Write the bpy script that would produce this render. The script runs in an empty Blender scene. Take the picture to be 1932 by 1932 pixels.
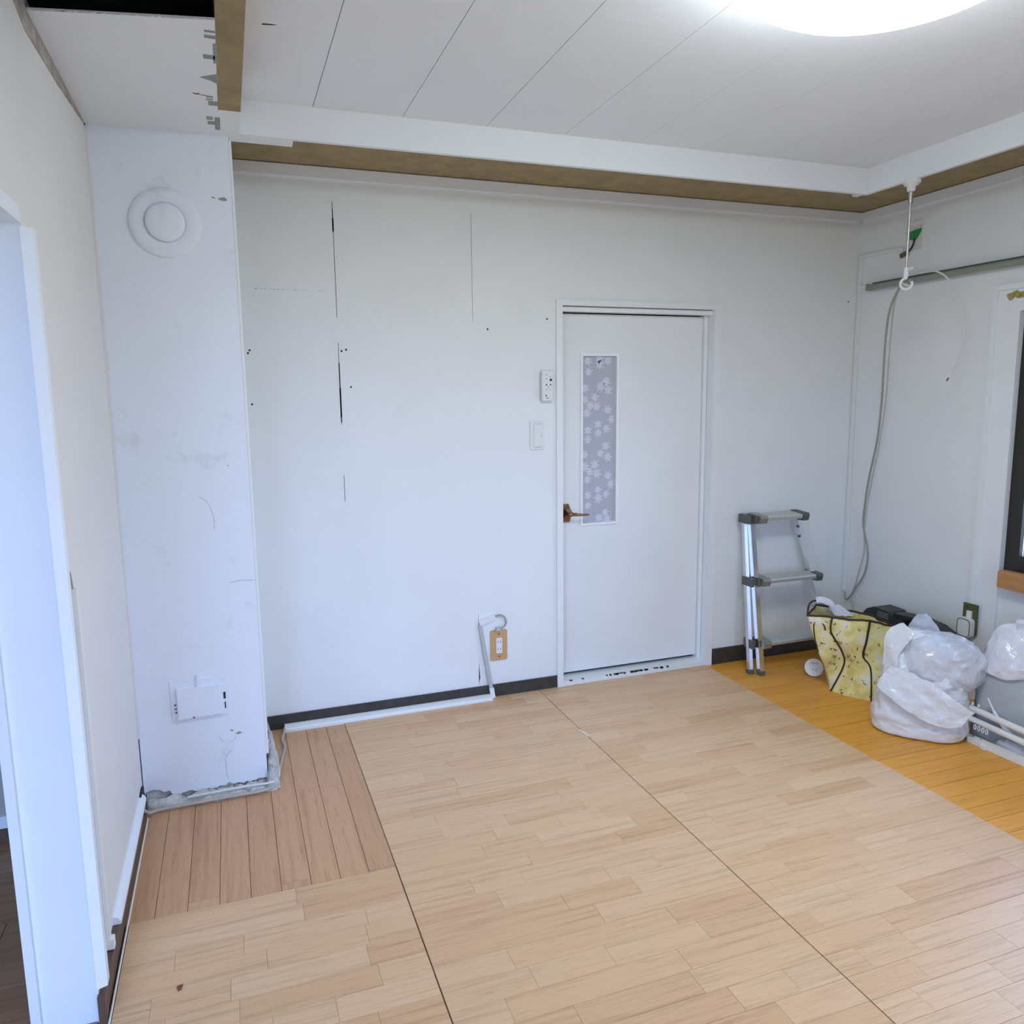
import bpy, bmesh, math, random
from mathutils import Vector, Matrix, noise
random.seed(7)
scene = bpy.context.scene
COL = scene.collection
PI = math.pi

# ------------------------------------------------------------------ camera
cam_data = bpy.data.cameras.new('camera')
cam_data.sensor_fit = 'HORIZONTAL'; cam_data.sensor_width = 36.0
cam_data.lens = 1466.30 / 1932 * 36.0
cam_data.clip_start = 0.02
cam = bpy.data.objects.new('camera', cam_data); COL.objects.link(cam)
_y, _p, _r = [math.radians(a) for a in (19.8302, -8.5248, -0.6984)]
fwd = Vector((math.sin(_y)*math.cos(_p), math.cos(_y)*math.cos(_p), math.sin(_p)))
rgt = Vector((math.cos(_y), -math.sin(_y), 0)); up = rgt.cross(fwd)
c_, s_ = math.cos(_r), math.sin(_r)
R2, U2 = c_*rgt + s_*up, -s_*rgt + c_*up
m = Matrix((R2, U2, -fwd)).transposed().to_4x4()
m.translation = Vector((-3.0873, -3.2681, 1.3805))
cam.matrix_world = m
scene.camera = cam

# ------------------------------------------------------------------ world, exposure
scene.view_settings.view_transform = 'Standard'
scene.view_settings.look = 'None'
scene.view_settings.exposure = 0.12
scene.view_settings.gamma = 1.0
scene.view_settings.use_curve_mapping = False
SKY = 9.8
LAMP = 20.5
w = bpy.data.worlds.new('world'); scene.world = w; w.use_nodes = True
nt = w.node_tree; nt.nodes.clear()
tc = nt.nodes.new('ShaderNodeTexCoord'); sx = nt.nodes.new('ShaderNodeSeparateXYZ')
rp = nt.nodes.new('ShaderNodeValToRGB'); bg = nt.nodes.new('ShaderNodeBackground'); wo = nt.nodes.new('ShaderNodeOutputWorld')
mm = nt.nodes.new('ShaderNodeMath'); mm.operation = 'MULTIPLY_ADD'; mm.inputs[1].default_value = .5; mm.inputs[2].default_value = .5
nt.links.new(tc.outputs['Generated'], sx.inputs[0]); nt.links.new(sx.outputs['Z'], mm.inputs[0]); nt.links.new(mm.outputs[0], rp.inputs[0])
e = rp.color_ramp.elements
e[0].position = .47; e[0].color = (.20, .22, .24, 1)
e[1].position = .53; e[1].color = (.37, .545, 1.0, 1)
nt.links.new(rp.outputs[0], bg.inputs[0]); bg.inputs[1].default_value = SKY
nt.links.new(bg.outputs[0], wo.inputs[0])

def portal(name, loc, rot, sx_, sy_):                       # helps sample the daylight coming in at a window
    l = bpy.data.lights.new(name, 'AREA'); l.shape = 'RECTANGLE'; l.size = sx_; l.size_y = sy_
    l.cycles.is_portal = True
    o = bpy.data.objects.new(name, l); COL.objects.link(o); o.location = loc; o.rotation_euler = rot
portal('window_daylight', (-1.95, -4.50, 1.02), (PI/2, 0, 0), .7, 1.8)          # faces +y
portal('window_daylight', (-4.32, -3.93, 1.03), (PI/2, 0, 0), 1.35, 1.86)          # faces +y
portal('window_daylight', (0.10, -1.53, 1.16), (0, PI/2, 0), 1.1, 1.34)           # faces -x

# ------------------------------------------------------------------ materials
def newmat(name):
    mt = bpy.data.materials.new(name); mt.use_nodes = True
    n = mt.node_tree
    return mt, n, n.nodes['Principled BSDF'], n.links.new
def nd(n, t, **kw):
    x = n.nodes.new(t)
    for k, v in kw.items():
        if k in x.inputs: x.inputs[k].default_value = v
        else: setattr(x, k, v)
    return x
def mat(name, col, rough=.5, metal=0., var=.0, vscale=6., bump=0., bscale=200., spec=.5, stretch=None, coat=0., bdist=.002):
    mt, n, b, L = newmat(name)
    b.inputs['Roughness'].default_value = rough; b.inputs['Metallic'].default_value = metal
    b.inputs['Specular IOR Level'].default_value = spec; b.inputs['Coat Weight'].default_value = coat
    b.inputs['Base Color'].default_value = (*col, 1)
    if var or bump:
        g = nd(n, 'ShaderNodeNewGeometry')
        src = g.outputs['Position']
        if stretch:
            mp = nd(n, 'ShaderNodeMapping'); mp.inputs['Scale'].default_value = stretch
            L(src, mp.inputs[0]); src = mp.outputs[0]
    if var:
        t = nd(n, 'ShaderNodeTexNoise', Scale=vscale, Detail=5.0, Roughness=.6); L(src, t.inputs['Vector'])
        r = nd(n, 'ShaderNodeValToRGB'); L(t.outputs['Fac'], r.inputs[0])
        r.color_ramp.elements[0].position = .3; r.color_ramp.elements[1].position = .7
        r.color_ramp.elements[0].color = (*[c*(1-var) for c in col], 1)
        r.color_ramp.elements[1].color = (*[min(1, c*(1+var)) for c in col], 1)
        L(r.outputs[0], b.inputs['Base Color'])
    if bump:
        t = nd(n, 'ShaderNodeTexNoise', Scale=bscale, Detail=3.0); L(src, t.inputs['Vector'])
        bp = nd(n, 'ShaderNodeBump', Strength=bump, Distance=bdist); L(t.outputs['Fac'], bp.inputs['Height'])
        L(bp.outputs[0], b.inputs['Normal'])
    return mt
M = {}
M['wall'] = mat('painted_panel', (.84, .865, .87), .55, var=.02, vscale=3, bump=.10, bscale=160)
M['wall_side'] = mat('painted_side_wall', (.80, .79, .775), .6, var=.02, vscale=3, bump=.10, bscale=160)
M['ceil'] = mat('painted_ceiling_tile', (.86, .895, .925), .7, var=.015, vscale=4, bump=.15, bscale=300)
M['trim'] = mat('white_paint_trim', (.85, .88, .895), .45, var=.02, vscale=5)
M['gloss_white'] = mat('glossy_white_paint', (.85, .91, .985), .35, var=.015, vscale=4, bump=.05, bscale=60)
M['bead'] = mat('bright_white_bead', (.94, .95, .96), .3)
M['plastic'] = mat('white_plastic', (.82, .84, .83), .35)
M['plastic_grey'] = mat('light_grey_plastic', (.55, .56, .55), .4)
M['brown_board'] = mat('bare_brown_board', (.33, .26, .13), .75, var=.18, vscale=14, stretch=(1, 1, 6), bump=.1)
M['dark'] = mat('dark_void', (.010, .011, .010), .9)
M['void_wood'] = mat('old_dark_timber', (.10, .085, .04), .9, var=.4, vscale=12)
M['bare_wood'] = mat('bare_yellow_wood', (.36, .30, .10), .8, var=.4, vscale=60)
M['base_dark'] = mat('dark_baseboard', (.045, .042, .038), .5, var=.3, vscale=30)
M['base_brown'] = mat('brown_baseboard', (.115, .07, .05), .45, var=.2, vscale=20, stretch=(1, .15, 1))
M['steel'] = mat('dull_steel', (.55, .55, .52), .35, metal=.9)
M['alu'] = mat('aluminium', (.80, .82, .85), .22, metal=1.0, bump=.03, bscale=80, stretch=(8, 8, .4))
M['alu_step'] = mat('ribbed_aluminium', (.58, .60, .58), .42, metal=.35, bump=.12, bscale=120, stretch=(.2, 6, 6))
M['grey_cap'] = mat('dark_grey_plastic', (.10, .115, .105), .5)
M['rail'] = mat('grey_metal_rail', (.33, .34, .30), .4, metal=.4, var=.05, vscale=30)
M['sash'] = mat('dark_bronze_sash', (.035, .032, .026), .4, metal=.3)
M['sill'] = mat('orange_pine', (.52, .25, .09), .5, var=.16, vscale=9, stretch=(6, 1, 8))
M['plate_wood'] = mat('tan_plate', (.60, .37, .17), .5, var=.08, vscale=30, stretch=(6, 6, 1))
M['brass'] = mat('aged_bronze', (.34, .19, .10), .28, metal=.9, var=.35, vscale=60)
M['cable_grey'] = mat('grey_cable', (.36, .36, .31), .5)
M['cable_pale'] = mat('pale_grey_cable', (.52, .52, .48), .5)
M['cable_white'] = mat('white_cable', (.74, .75, .72), .45)
M['cable_dirty'] = mat('dirty_beige_cable', (.50, .44, .39), .6)
M['mould_grey'] = mat('grey_cable_cover', (.50, .51, .50), .5)
M['black'] = mat('black_plastic', (.018, .02, .019), .42)
M['green_tape'] = mat('green_tape', (.03, .25, .08), .5)
M['olive'] = mat('olive_metal', (.13, .13, .07), .5, metal=.5, var=.3, vscale=80)
M['concrete'] = mat('rough_concrete', (.60, .60, .58), .9, var=.22, vscale=40, bump=.8, bscale=70, bdist=.006)
M['chip'] = mat('exposed_grey_board', (.30, .33, .29), .85, var=.15, vscale=60)
M['print'] = mat('dark_print', (.08, .085, .08), .6)
M['rust'] = mat('rust_brown', (.22, .07, .03), .8)
M['splinter'] = mat('white_splinter', (.85, .85, .82), .6)
M['piping'] = mat('dark_brown_piping', (.035, .018, .014), .6)
M['leaf'] = mat('frosted_leaf_film', (.66, .67, .76), .6)
M['glass_film'] = mat('frosted_glass_film', (.48, .50, .57), .28, var=.03, vscale=300)
M['edge_dark'] = mat('dark_joint', (.03, .03, .028), .9)
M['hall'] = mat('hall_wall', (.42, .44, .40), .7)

# plaster of the pillar: white with rough patches and grey scuffs
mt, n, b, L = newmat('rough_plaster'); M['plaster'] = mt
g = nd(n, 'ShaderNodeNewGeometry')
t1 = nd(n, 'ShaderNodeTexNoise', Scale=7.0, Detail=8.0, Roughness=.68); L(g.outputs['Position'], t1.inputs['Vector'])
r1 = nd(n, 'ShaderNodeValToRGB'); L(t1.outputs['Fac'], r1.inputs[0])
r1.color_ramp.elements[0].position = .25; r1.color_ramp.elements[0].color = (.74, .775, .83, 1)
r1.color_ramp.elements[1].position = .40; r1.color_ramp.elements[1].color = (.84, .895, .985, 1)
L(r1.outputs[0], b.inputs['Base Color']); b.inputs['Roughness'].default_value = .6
t2 = nd(n, 'ShaderNodeTexNoise', Scale=45.0, Detail=6.0, Roughness=.6); L(g.outputs['Position'], t2.inputs['Vector'])
bp = nd(n, 'ShaderNodeBump', Strength=.25, Distance=.004); L(t2.outputs['Fac'], bp.inputs['Height']); L(bp.outputs[0], b.inputs['Normal'])

def wood(name, cols, rough, grain_axis, streak=.5, coat=.0):
    """wood whose tone changes from piece to piece, grain running along one axis"""
    mt, n, b, L = newmat(name)
    oi = nd(n, 'ShaderNodeObjectInfo')
    rr = nd(n, 'ShaderNodeValToRGB'); L(oi.outputs['Random'], rr.inputs[0])
    el = rr.color_ramp.elements
    el[0].position = 0; el[0].color = (*cols[0], 1); el[1].position = 1; el[1].color = (*cols[-1], 1)
    for i, c in enumerate(cols[1:-1]):
        q = el.new((i+1)/(len(cols)-1)); q.color = (*c, 1)
    g = nd(n, 'ShaderNodeNewGeometry')
    cx = nd(n, 'ShaderNodeCombineXYZ'); L(oi.outputs['Random'], cx.inputs[2])
    off = nd(n, 'ShaderNodeVectorMath', operation='MULTIPLY_ADD'); L(cx.outputs[0], off.inputs[0])
    off.inputs[1].default_value = (0, 0, 37); L(g.outputs['Position'], off.inputs[2])
    mp = nd(n, 'ShaderNodeMapping'); L(off.outputs[0], mp.inputs[0])
    mp.inputs['Scale'].default_value = (2.2, 60, 1) if grain_axis == 'x' else (60, 2.2, 1)
    t = nd(n, 'ShaderNodeTexNoise', Scale=1.0, Detail=6.0, Roughness=.62); L(mp.outputs[0], t.inputs['Vector'])
    rg = nd(n, 'ShaderNodeValToRGB'); L(t.outputs['Fac'], rg.inputs[0])
    k = 1 - streak*.34
    rg.color_ramp.elements[0].position = .30; rg.color_ramp.elements[0].color = (k*.97, k*.92, k*.86, 1)
    rg.color_ramp.elements[1].position = .50; rg.color_ramp.elements[1].color = (1, 1, 1, 1)
    mp2 = nd(n, 'ShaderNodeMapping'); L(off.outputs[0], mp2.inputs[0])
    mp2.inputs['Scale'].default_value = (14, 420, 1) if grain_axis == 'x' else (420, 14, 1)
    tf = nd(n, 'ShaderNodeTexNoise', Scale=1.0, Detail=3.0); L(mp2.outputs[0], tf.inputs['Vector'])
    rf = nd(n, 'ShaderNodeValToRGB'); L(tf.outputs['Fac'], rf.inputs[0])
    rf.color_ramp.elements[0].position = .28; rf.color_ramp.elements[0].color = (.80, .78, .74, 1)
    rf.color_ramp.elements[1].position = .46; rf.color_ramp.elements[1].color = (1, 1, 1, 1)
    m1 = nd(n, 'ShaderNodeMix', data_type='RGBA', blend_type='MULTIPLY'); m1.inputs[0].default_value = 1
    L(rr.outputs[0], m1.inputs[6]); L(rg.outputs[0], m1.inputs[7])
    m2 = nd(n, 'ShaderNodeMix', data_type='RGBA', blend_type='MULTIPLY'); m2.inputs[0].default_value = 1
    L(m1.outputs[2], m2.inputs[6]); L(rf.outputs[0], m2.inputs[7])
    L(m2.outputs[2], b.inputs['Base Color'])
    b.inputs['Roughness'].default_value = rough; b.inputs['Coat Weight'].default_value = coat; b.inputs['Coat Roughness'].default_value = .18
    bp = nd(n, 'ShaderNodeBump', Strength=.08, Distance=.001); L(t.outputs['Fac'], bp.inputs['Height']); L(bp.outputs[0], b.inputs['Normal'])
    return mt
M['stave'] = wood('pale_wood_veneer', [(.68, .415, .225), (.72, .465, .262), (.735, .485, .28), (.745, .495, .29), (.765, .52, .31)], .42, 'x', .55, .10)
M['plank_right'] = wood('amber_wood', [(.80, .36, .04), (.83, .38, .045), (.86, .395, .05)], .42, 'x', .5, .04)
M['plank_left'] = wood('brown_wood', [(.59, .335, .175), (.62, .355, .19), (.645, .375, .205)], .45, 'y', .5, .06)
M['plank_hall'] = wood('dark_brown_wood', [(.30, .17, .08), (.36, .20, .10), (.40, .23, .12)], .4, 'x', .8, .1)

def emit(name, col, s):
    mt, n, b, L = newmat(name)
    b.inputs['Base Color'].default_value = (.9, .9, .9, 1)
    b.inputs['Emission Color'].default_value = (*col, 1); b.inputs['Emission Strength'].default_value = s
    return mt
M['lamp'] = emit('lit_lamp_shade', (.89, .98, 1.0), LAMP)

def glassmat():
    mt = bpy.data.materials.new('window_glass'); mt.use_nodes = True; n = mt.node_tree; n.nodes.clear(); L = n.links.new
    o = nd(n, 'ShaderNodeOutputMaterial'); tr = nd(n, 'ShaderNodeBsdfTransparent'); gl = nd(n, 'ShaderNodeBsdfGlossy', Roughness=.02)
    lw = nd(n, 'ShaderNodeLayerWeight', Blend=.25); mx = nd(n, 'ShaderNodeMixShader')
    L(lw.outputs['Fresnel'], mx.inputs[0]); L(tr.outputs[0], mx.inputs[1]); L(gl.outputs[0], mx.inputs[2]); L(mx.outputs[0], o.inputs[0])
    return mt
M['glass'] = glassmat()

def filmmat(name, col, rough, alpha, scale, strength):
    """thin crinkled plastic film, partly see-through"""
    mt, n, b, L = newmat(name)
    b.inputs['Base Color'].default_value = (*col, 1); b.inputs['Roughness'].default_value = rough
    b.inputs['Specular IOR Level'].default_value = .8
    g = nd(n, 'ShaderNodeNewGeometry')
    t = nd(n, 'ShaderNodeTexNoise', Scale=scale, Detail=4.0, Roughness=.55, Distortion=1.2); L(g.outputs['Position'], t.inputs['Vector'])
    v = nd(n, 'ShaderNodeTexVoronoi', Scale=scale*1.3); L(g.outputs['Position'], v.inputs['Vector'])
    ad = nd(n, 'ShaderNodeMath', operation='ADD'); L(t.outputs['Fac'], ad.inputs[0]); L(v.outputs['Distance'], ad.inputs[1])
    bp = nd(n, 'ShaderNodeBump', Strength=strength, Distance=.012); L(ad.outputs[0], bp.inputs['Height']); L(bp.outputs[0], b.inputs['Normal'])
    r = nd(n, 'ShaderNodeMapRange'); r.inputs[1].default_value = .3; r.inputs[2].default_value = .7
    r.inputs[3].default_value = alpha; r.inputs[4].default_value = min(1, alpha+.2)
    L(t.outputs['Fac'], r.inputs[0]); L(r.outputs[0], b.inputs['Alpha'])
    return mt
M['bag_milky'] = filmmat('milky_plastic_film', (.82, .85, .88), .22, .93, 18, .3)
M['bag_clear'] = filmmat('clear_crinkled_film', (.84, .86, .93), .10, .50, 15, .45)
M['bag_inner'] = mat('white_paper_waste', (.66, .68, .70), .8, var=.1, vscale=12, bump=.4, bscale=40)
M['bag_grey'] = filmmat('grey_plastic_film', (.42, .445, .46), .38, .97, 12, .25)
M['bag_top'] = filmmat('white_plastic_film', (.86, .88, .96), .16, .82, 14, .45)

# yellow tote cloth with pale blotches and small dark ink flecks
mt, n, b, L = newmat('yellow_printed_cloth'); M['tote'] = mt
g = nd(n, 'ShaderNodeNewGeometry')
t1 = nd(n, 'ShaderNodeTexNoise', Scale=16.0, Detail=3.0); L(g.outputs['Position'], t1.inputs['Vector'])
r1 = nd(n, 'ShaderNodeValToRGB'); L(t1.outputs['Fac'], r1.inputs[0])
q = r1.color_ramp.elements
q[0].position = .36; q[0].color = (.74, .62, .20, 1); q[1].position = .70; q[1].color = (.90, .86, .74, 1)
x = q.new(.52); x.color = (.88, .79, .34, 1)
v = nd(n, 'ShaderNodeTexNoise', Scale=75.0, Detail=1.0, Distortion=.8); L(g.outputs['Position'], v.inputs['Vector'])
rv = nd(n, 'ShaderNodeValToRGB'); L(v.outputs['Fac'], rv.inputs[0])
rv.color_ramp.elements[0].position = .275; rv.color_ramp.elements[0].color = (.06, .04, .02, 1)
rv.color_ramp.elements[1].position = .31; rv.color_ramp.elements[1].color = (1, 1, 1, 1)
mx = nd(n, 'ShaderNodeMix', data_type='RGBA', blend_type='MULTIPLY'); mx.inputs[0].default_value = 1
L(r1.outputs[0], mx.inputs[6]); L(rv.outputs[0], mx.inputs[7]); L(mx.outputs[2], b.inputs['Base Color'])
b.inputs['Roughness'].default_value = .42

# grubby strip at the head of the left wall: brown dirt that thins out downwards in blotches
M['grubby'] = mat('grubby_paint', (.40, .365, .32), .8, var=.35, vscale=22)

# ------------------------------------------------------------------ mesh helpers
class MB:
    def __init__(s): s.v = []; s.f = []; s.sm = []
    def add(s, vs, fs, smooth=False):
        k = len(s.v); s.v += [tuple(p) for p in vs]; s.f += [tuple(i+k for i in f) for f in fs]; s.sm += [smooth]*len(fs); return s
    def box(s, a, b, ch=0.0):
        x0, x1 = sorted((a[0], b[0])); y0, y1 = sorted((a[1], b[1])); z0, z1 = sorted((a[2], b[2]))
        if ch <= 0:
            return s.add([(x0,y0,z0),(x1,y0,z0),(x1,y1,z0),(x0,y1,z0),(x0,y0,z1),(x1,y0,z1),(x1,y1,z1),(x0,y1,z1)],
                         [(0,3,2,1),(4,5,6,7),(0,1,5,4),(1,2,6,5),(2,3,7,6),(3,0,4,7)])
        bm = bmesh.new(); bmesh.ops.create_cube(bm, size=1)
        for v_ in bm.verts: v_.co = Vector(((x0+x1)/2+v_.co.x*(x1-x0), (y0+y1)/2+v_.co.y*(y1-y0), (z0+z1)/2+v_.co.z*(z1-z0)))
        bmesh.ops.bevel(bm, geom=list(bm.edges), offset=ch, segments=2, profile=.5, affect='EDGES')
        return s.bm(bm)
    def bm(s, bm, smooth=False):
        bm.verts.index_update()
        s.add([v_.co[:] for v_ in bm.verts], [[v_.index for v_ in f.verts] for f in bm.faces], smooth); bm.free(); return s
    def frame(s, plane, h0, h1, a0, a1, b0, b1, wa, wb=None, wb1=None):
        """four bars round an opening; a, b are the two axes left over, h the one across"""
        wb = wa if wb is None else wb; wb1 = wb if wb1 is None else wb1
        for (p0, p1, q0, q1) in ((a0, a0+wa, b0, b1), (a1-wa, a1, b0, b1), (a0+wa, a1-wa, b0, b0+wb), (a0+wa, a1-wa, b1-wb1, b1)):
            if plane == 'x': s.box((h0, p0, q0), (h1, p1, q1))
            else: s.box((p0, h0, q0), (p1, h1, q1))
        return s
    def tube(s, pts, r, n=8, caps=True, smooth=True):
        pts = [Vector(p) for p in pts]; k = len(pts)
        rs = r if isinstance(r, (list, tuple)) else [r]*k
        t = [(pts[min(i+1, k-1)]-pts[max(i-1, 0)]).normalized() for i in range(k)]
        a = Vector((0, 0, 1)) if abs(t[0].z) < .9 else Vector((1, 0, 0))
        u = t[0].cross(a).normalized(); vs = []; fs = []
        for i in range(k):
            u = (u - t[i]*u.dot(t[i])).normalized(); w_ = t[i].cross(u)
            for j in range(n):
                an = 2*PI*j/n; vs.append(pts[i] + (u*math.cos(an)+w_*math.sin(an))*rs[i])
        for i in range(k-1):
            for j in range(n):
                fs.append((i*n+j, i*n+(j+1) % n, (i+1)*n+(j+1) % n, (i+1)*n+j))
        s.add(vs, fs, smooth)
        if caps: s.add(vs, [tuple(range(n-1, -1, -1)), tuple((k-1)*n+j for j in range(n))])
        return s
    def bar(s, p, q, wx, wy, up=(0, 0, 1), ch=0.):
        """rectangular bar from p to q; wx is its width along (dir x up), wy along up"""
        p, q = Vector(p), Vector(q); d = (q-p).normalized(); a = d.cross(Vector(up)).normalized(); b_ = a.cross(d)
        vs = []
        for o in (p, q):
            for sx_, sy_ in ((-1,-1),(1,-1),(1,1),(-1,1)): vs.append(o + a*(wx/2*sx_) + b_*(wy/2*sy_))
        return s.add(vs, [(3,2,1,0),(4,5,6,7),(0,1,5,4),(1,2,6,5),(2,3,7,6),(3,0,4,7)])
    def prism(s, poly, axis, a, b, smooth=False):
        """polygon in the two other axes extruded along axis from a to b"""
        def put(p, h):
            return {'x': (h, p[0], p[1]), 'y': (p[0], h, p[1]), 'z': (p[0], p[1], h)}[axis]
        k = len(poly); vs = [put(p, a) for p in poly] + [put(p, b) for p in poly]
        fs = [(i, (i+1) % k, k+(i+1) % k, k+i) for i in range(k)]
        s.add(vs, fs, smooth); s.add(vs, [tuple(range(k-1, -1, -1)), tuple(range(k, 2*k))]); return s
    def lathe(s, prof, centre, axis='z', n=48, smooth=True):
        """profile of (radius, height) turned round an axis through centre"""
        c = Vector(centre); vs = []; k = len(prof)
        for r, h in prof:
            for j in range(n):
                an = 2*PI*j/n; ca, sa = r*math.cos(an), r*math.sin(an)
                vs.append(c + Vector({'z': (ca, sa, h), 'y': (ca, h, sa), 'x': (h, ca, sa)}[axis]))
        fs = [(i*n+j, i*n+(j+1) % n, (i+1)*n+(j+1) % n, (i+1)*n+j) for i in range(k-1) for j in range(n)]
        s.add(vs, fs, smooth)
        s.add(vs, [tuple(range(n-1, -1, -1)), tuple((k-1)*n+j for j in range(n))]); return s
    def build(s, name, m_, parent=None, loc=None):
        off = Vector(loc) if loc is not None else Vector((0, 0, 0))
        if parent is not None and loc is None: off = world_loc(parent)
        me = bpy.data.meshes.new(name)
        me.from_pydata([tuple(Vector(v_)-off) for v_ in s.v], [], s.f)
        me.polygons.foreach_set('use_smooth', s.sm)
        b_ = bmesh.new(); b_.from_mesh(me); bmesh.ops.recalc_face_normals(b_, faces=b_.faces); b_.to_mesh(me); b_.free()
        me.materials.append(m_); me.update()
        o = bpy.data.objects.new(name, me); COL.objects.link(o)
        if parent is not None:
            o.parent = parent; o.location = off - world_loc(parent)
        else: o.location = off
        return o
def world_loc(o):
    p = Vector(o.location)
    while o.parent: o = o.parent; p += o.location
    return p
def tag(o, label, cat, group=None, kind=None):
    o['label'] = label
    if cat: o['category'] = cat
    if group: o['group'] = group
    if kind: o['kind'] = kind
    return o
def thing(name, label, cat, loc=(0, 0, 0), group=None):
    o = bpy.data.objects.new(name, None); o.empty_display_size = .1; COL.objects.link(o); o.location = loc
    return tag(o, label, cat, group)
def struct(mb, name, m_, label=None):
    o = mb.build(name, m_); o['kind'] = 'structure'
    if label: o['label'] = label
    return o
def sgroup(name, label=None):
    o = bpy.data.objects.new(name, None); COL.objects.link(o); o['kind'] = 'structure'
    if label: o['label'] = label
    return o
def crv(pts, n=6):
    """smooth path through points"""
    P = [Vector(p) for p in pts]; out = []
    for i in range(len(P)-1):
        a, b_, c, d = P[max(i-1, 0)], P[i], P[i+1], P[min(i+2, len(P)-1)]
        for j in range(n):
            t = j/n
            out.append(.5*((2*b_)+(c-a)*t+(2*a-5*b_+4*c-d)*t*t+(3*b_-a-3*c+d)*t**3))
    out.append(P[-1]); return out

# a plank of unit size with eased top edges, shared by every plank, stave and tile
def unit_plank():
    me = bpy.data.meshes.new('plank'); h = .5
    def ring(ix, iy, z): return [(-h+ix, -h+iy, z), (h-ix, -h+iy, z), (h-ix, h-iy, z), (-h+ix, h-iy, z)]
    vs = ring(0, 0, -h) + ring(0, 0, .25) + ring(.0015, .010, h)
    fs = [(3,2,1,0)] + [(k*4+i, k*4+(i+1) % 4, (k+1)*4+(i+1) % 4, (k+1)*4+i) for k in range(2) for i in range(4)] + [(8,9,10,11)]
    me.from_pydata(vs, [], fs); me.update(); return me
PLANK = {}
def plank(name, x0, x1, y0, y1, z0, z1, m_, parent, turn=False):
    key = m_.name
    if key not in PLANK:
        PLANK[key] = unit_plank(); PLANK[key].name = name; PLANK[key].materials.append(m_)
    o = bpy.data.objects.new(name, PLANK[key]); COL.objects.link(o)
    p0 = world_loc(parent); o.parent = parent
    o.location = Vector(((x0+x1)/2, (y0+y1)/2, (z0+z1)/2)) - p0
    if turn:
        o.rotation_euler = (0, 0, PI/2); o.scale = (y1-y0, x1-x0, z1-z0)
    else: o.scale = (x1-x0, y1-y0, z1-z0)
    return o

XL, XC, YC = -3.442, -3.034, -.493            # left wall, pillar's right face, pillar's front face
ZS, ZC, ZB = 2.208, 2.311, 2.276              # lower soffit, ceiling, brown soffit at the wall
YREAR = -4.45

# ------------------------------------------------------------------ floor
floor = struct(MB().box((-5.2, YREAR-.1, -.10), (.15, .35, -.012)), 'floor', M['plank_left'], 'brown boarded floor under the pale mats')
rnd = random.Random(3)
# amber boards along the right wall, running across the room
y = 0.0
while y > -3.9:
    x = -.868; h = .0755; first = True
    while x < -.01:
        l = rnd.uniform(.3, .75) if not first else rnd.uniform(.12, .7)
        first = False
        x2 = min(0, x+l)
        if 0-x2 < .1: x2 = 0
        plank('floor_plank', x, x2-.0006, y-h, y-.0008, -.012, 0, M['plank_right'], floor); x = x2
    y -= h
# brown boards in the left rear corner, running towards the back wall
x = -3.44
while x < -2.702:
    y = .0; wd = .0825; first = True
    x2 = min(-2.701, x+wd)
    if -2.701-x2 < .02: x2 = -2.701
    while y > -1.148:
        l = rnd.uniform(.2, .8) if first else .9
        first = False
        y2 = max(-1.148, y-l)
        plank('floor_plank', x, x2-.0004, y2+.0003, y, -.012, 0, M['plank_left'], floor, turn=True); y = y2
    x = x2
# dark boards in the room beyond the left opening
y = -.57
while y > -2.6:
    x = -5.0
    while x < -3.46:
        l = rnd.uniform(.5, .9); x2 = min(-3.446, x+l)
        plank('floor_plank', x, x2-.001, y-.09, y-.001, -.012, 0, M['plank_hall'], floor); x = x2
    y -= .09

# ------------------------------------------------------------------ pale wood mats
def wood_mat(x0, x1, ytop, label, seed, ybot=-3.19):
    r = random.Random(seed)
    t = thing('floor_mat', label, 'floor mat', ((x0+x1)/2, (ytop+ybot)/2, -.012), 'pale wood strip mats')
    MB().box((x0, YREAR+.02, -.012), (x1, ytop, .0004)).build('backing', M['stave'], t)
    y = ytop; h = .0758
    while y > ybot:
        h2 = h if ytop == 0 or y != ytop else h
        x = x0; first = True
        while x < x1-.001:
            l = r.choice((.16, .24, .33, .42, .55, .30)) * r.uniform(.85, 1.15)
            if first: l *= r.uniform(.4, 1); first = False
            xe = min(x1, x+l)
            if x1-xe < .09: xe = x1
            plank('stave', x, xe-.0003, y-h2+.0004, y, .0004, .0034, M['stave'], t); x = xe
        y -= h2
wood_mat(-3.4175, -2.7035, -1.149, 'pale wood strip mat by the left wall in front of the bare brown boards', 11)
wood_mat(-2.7005, -1.7915, 0, 'pale wood strip mat in the middle, its edge on the brown corner boards', 12)
wood_mat(-1.7890, -.869, 0, 'pale wood strip mat beside the amber boards, running up to the door', 13)

# ------------------------------------------------------------------ walls
wb = MB()
wb.box((XL-.1, .02, -.05), (-1.66, .16, 2.6)).box((-1.66, .02, 1.775), (-.862, .16, 2.6)).box((-.862, .02, -.05), (.15, .16, 2.6))
wall_back = struct(wb, 'wall_back', M['edge_dark'], 'white painted panel wall with the door')
def wpanel(x0, x1, z0=.0, z1=ZB+.01): MB().box((x0, 0, z0), (x1, .02, z1)).build('wall_panel', M['wall'], wall_back)
wpanel(-3.06, -2.6512); wpanel(-2.6488, -2.0778); wpanel(-2.0762, -1.675)
wpanel(-1.675, -.857, 1.785); wpanel(-.857, .1)
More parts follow.
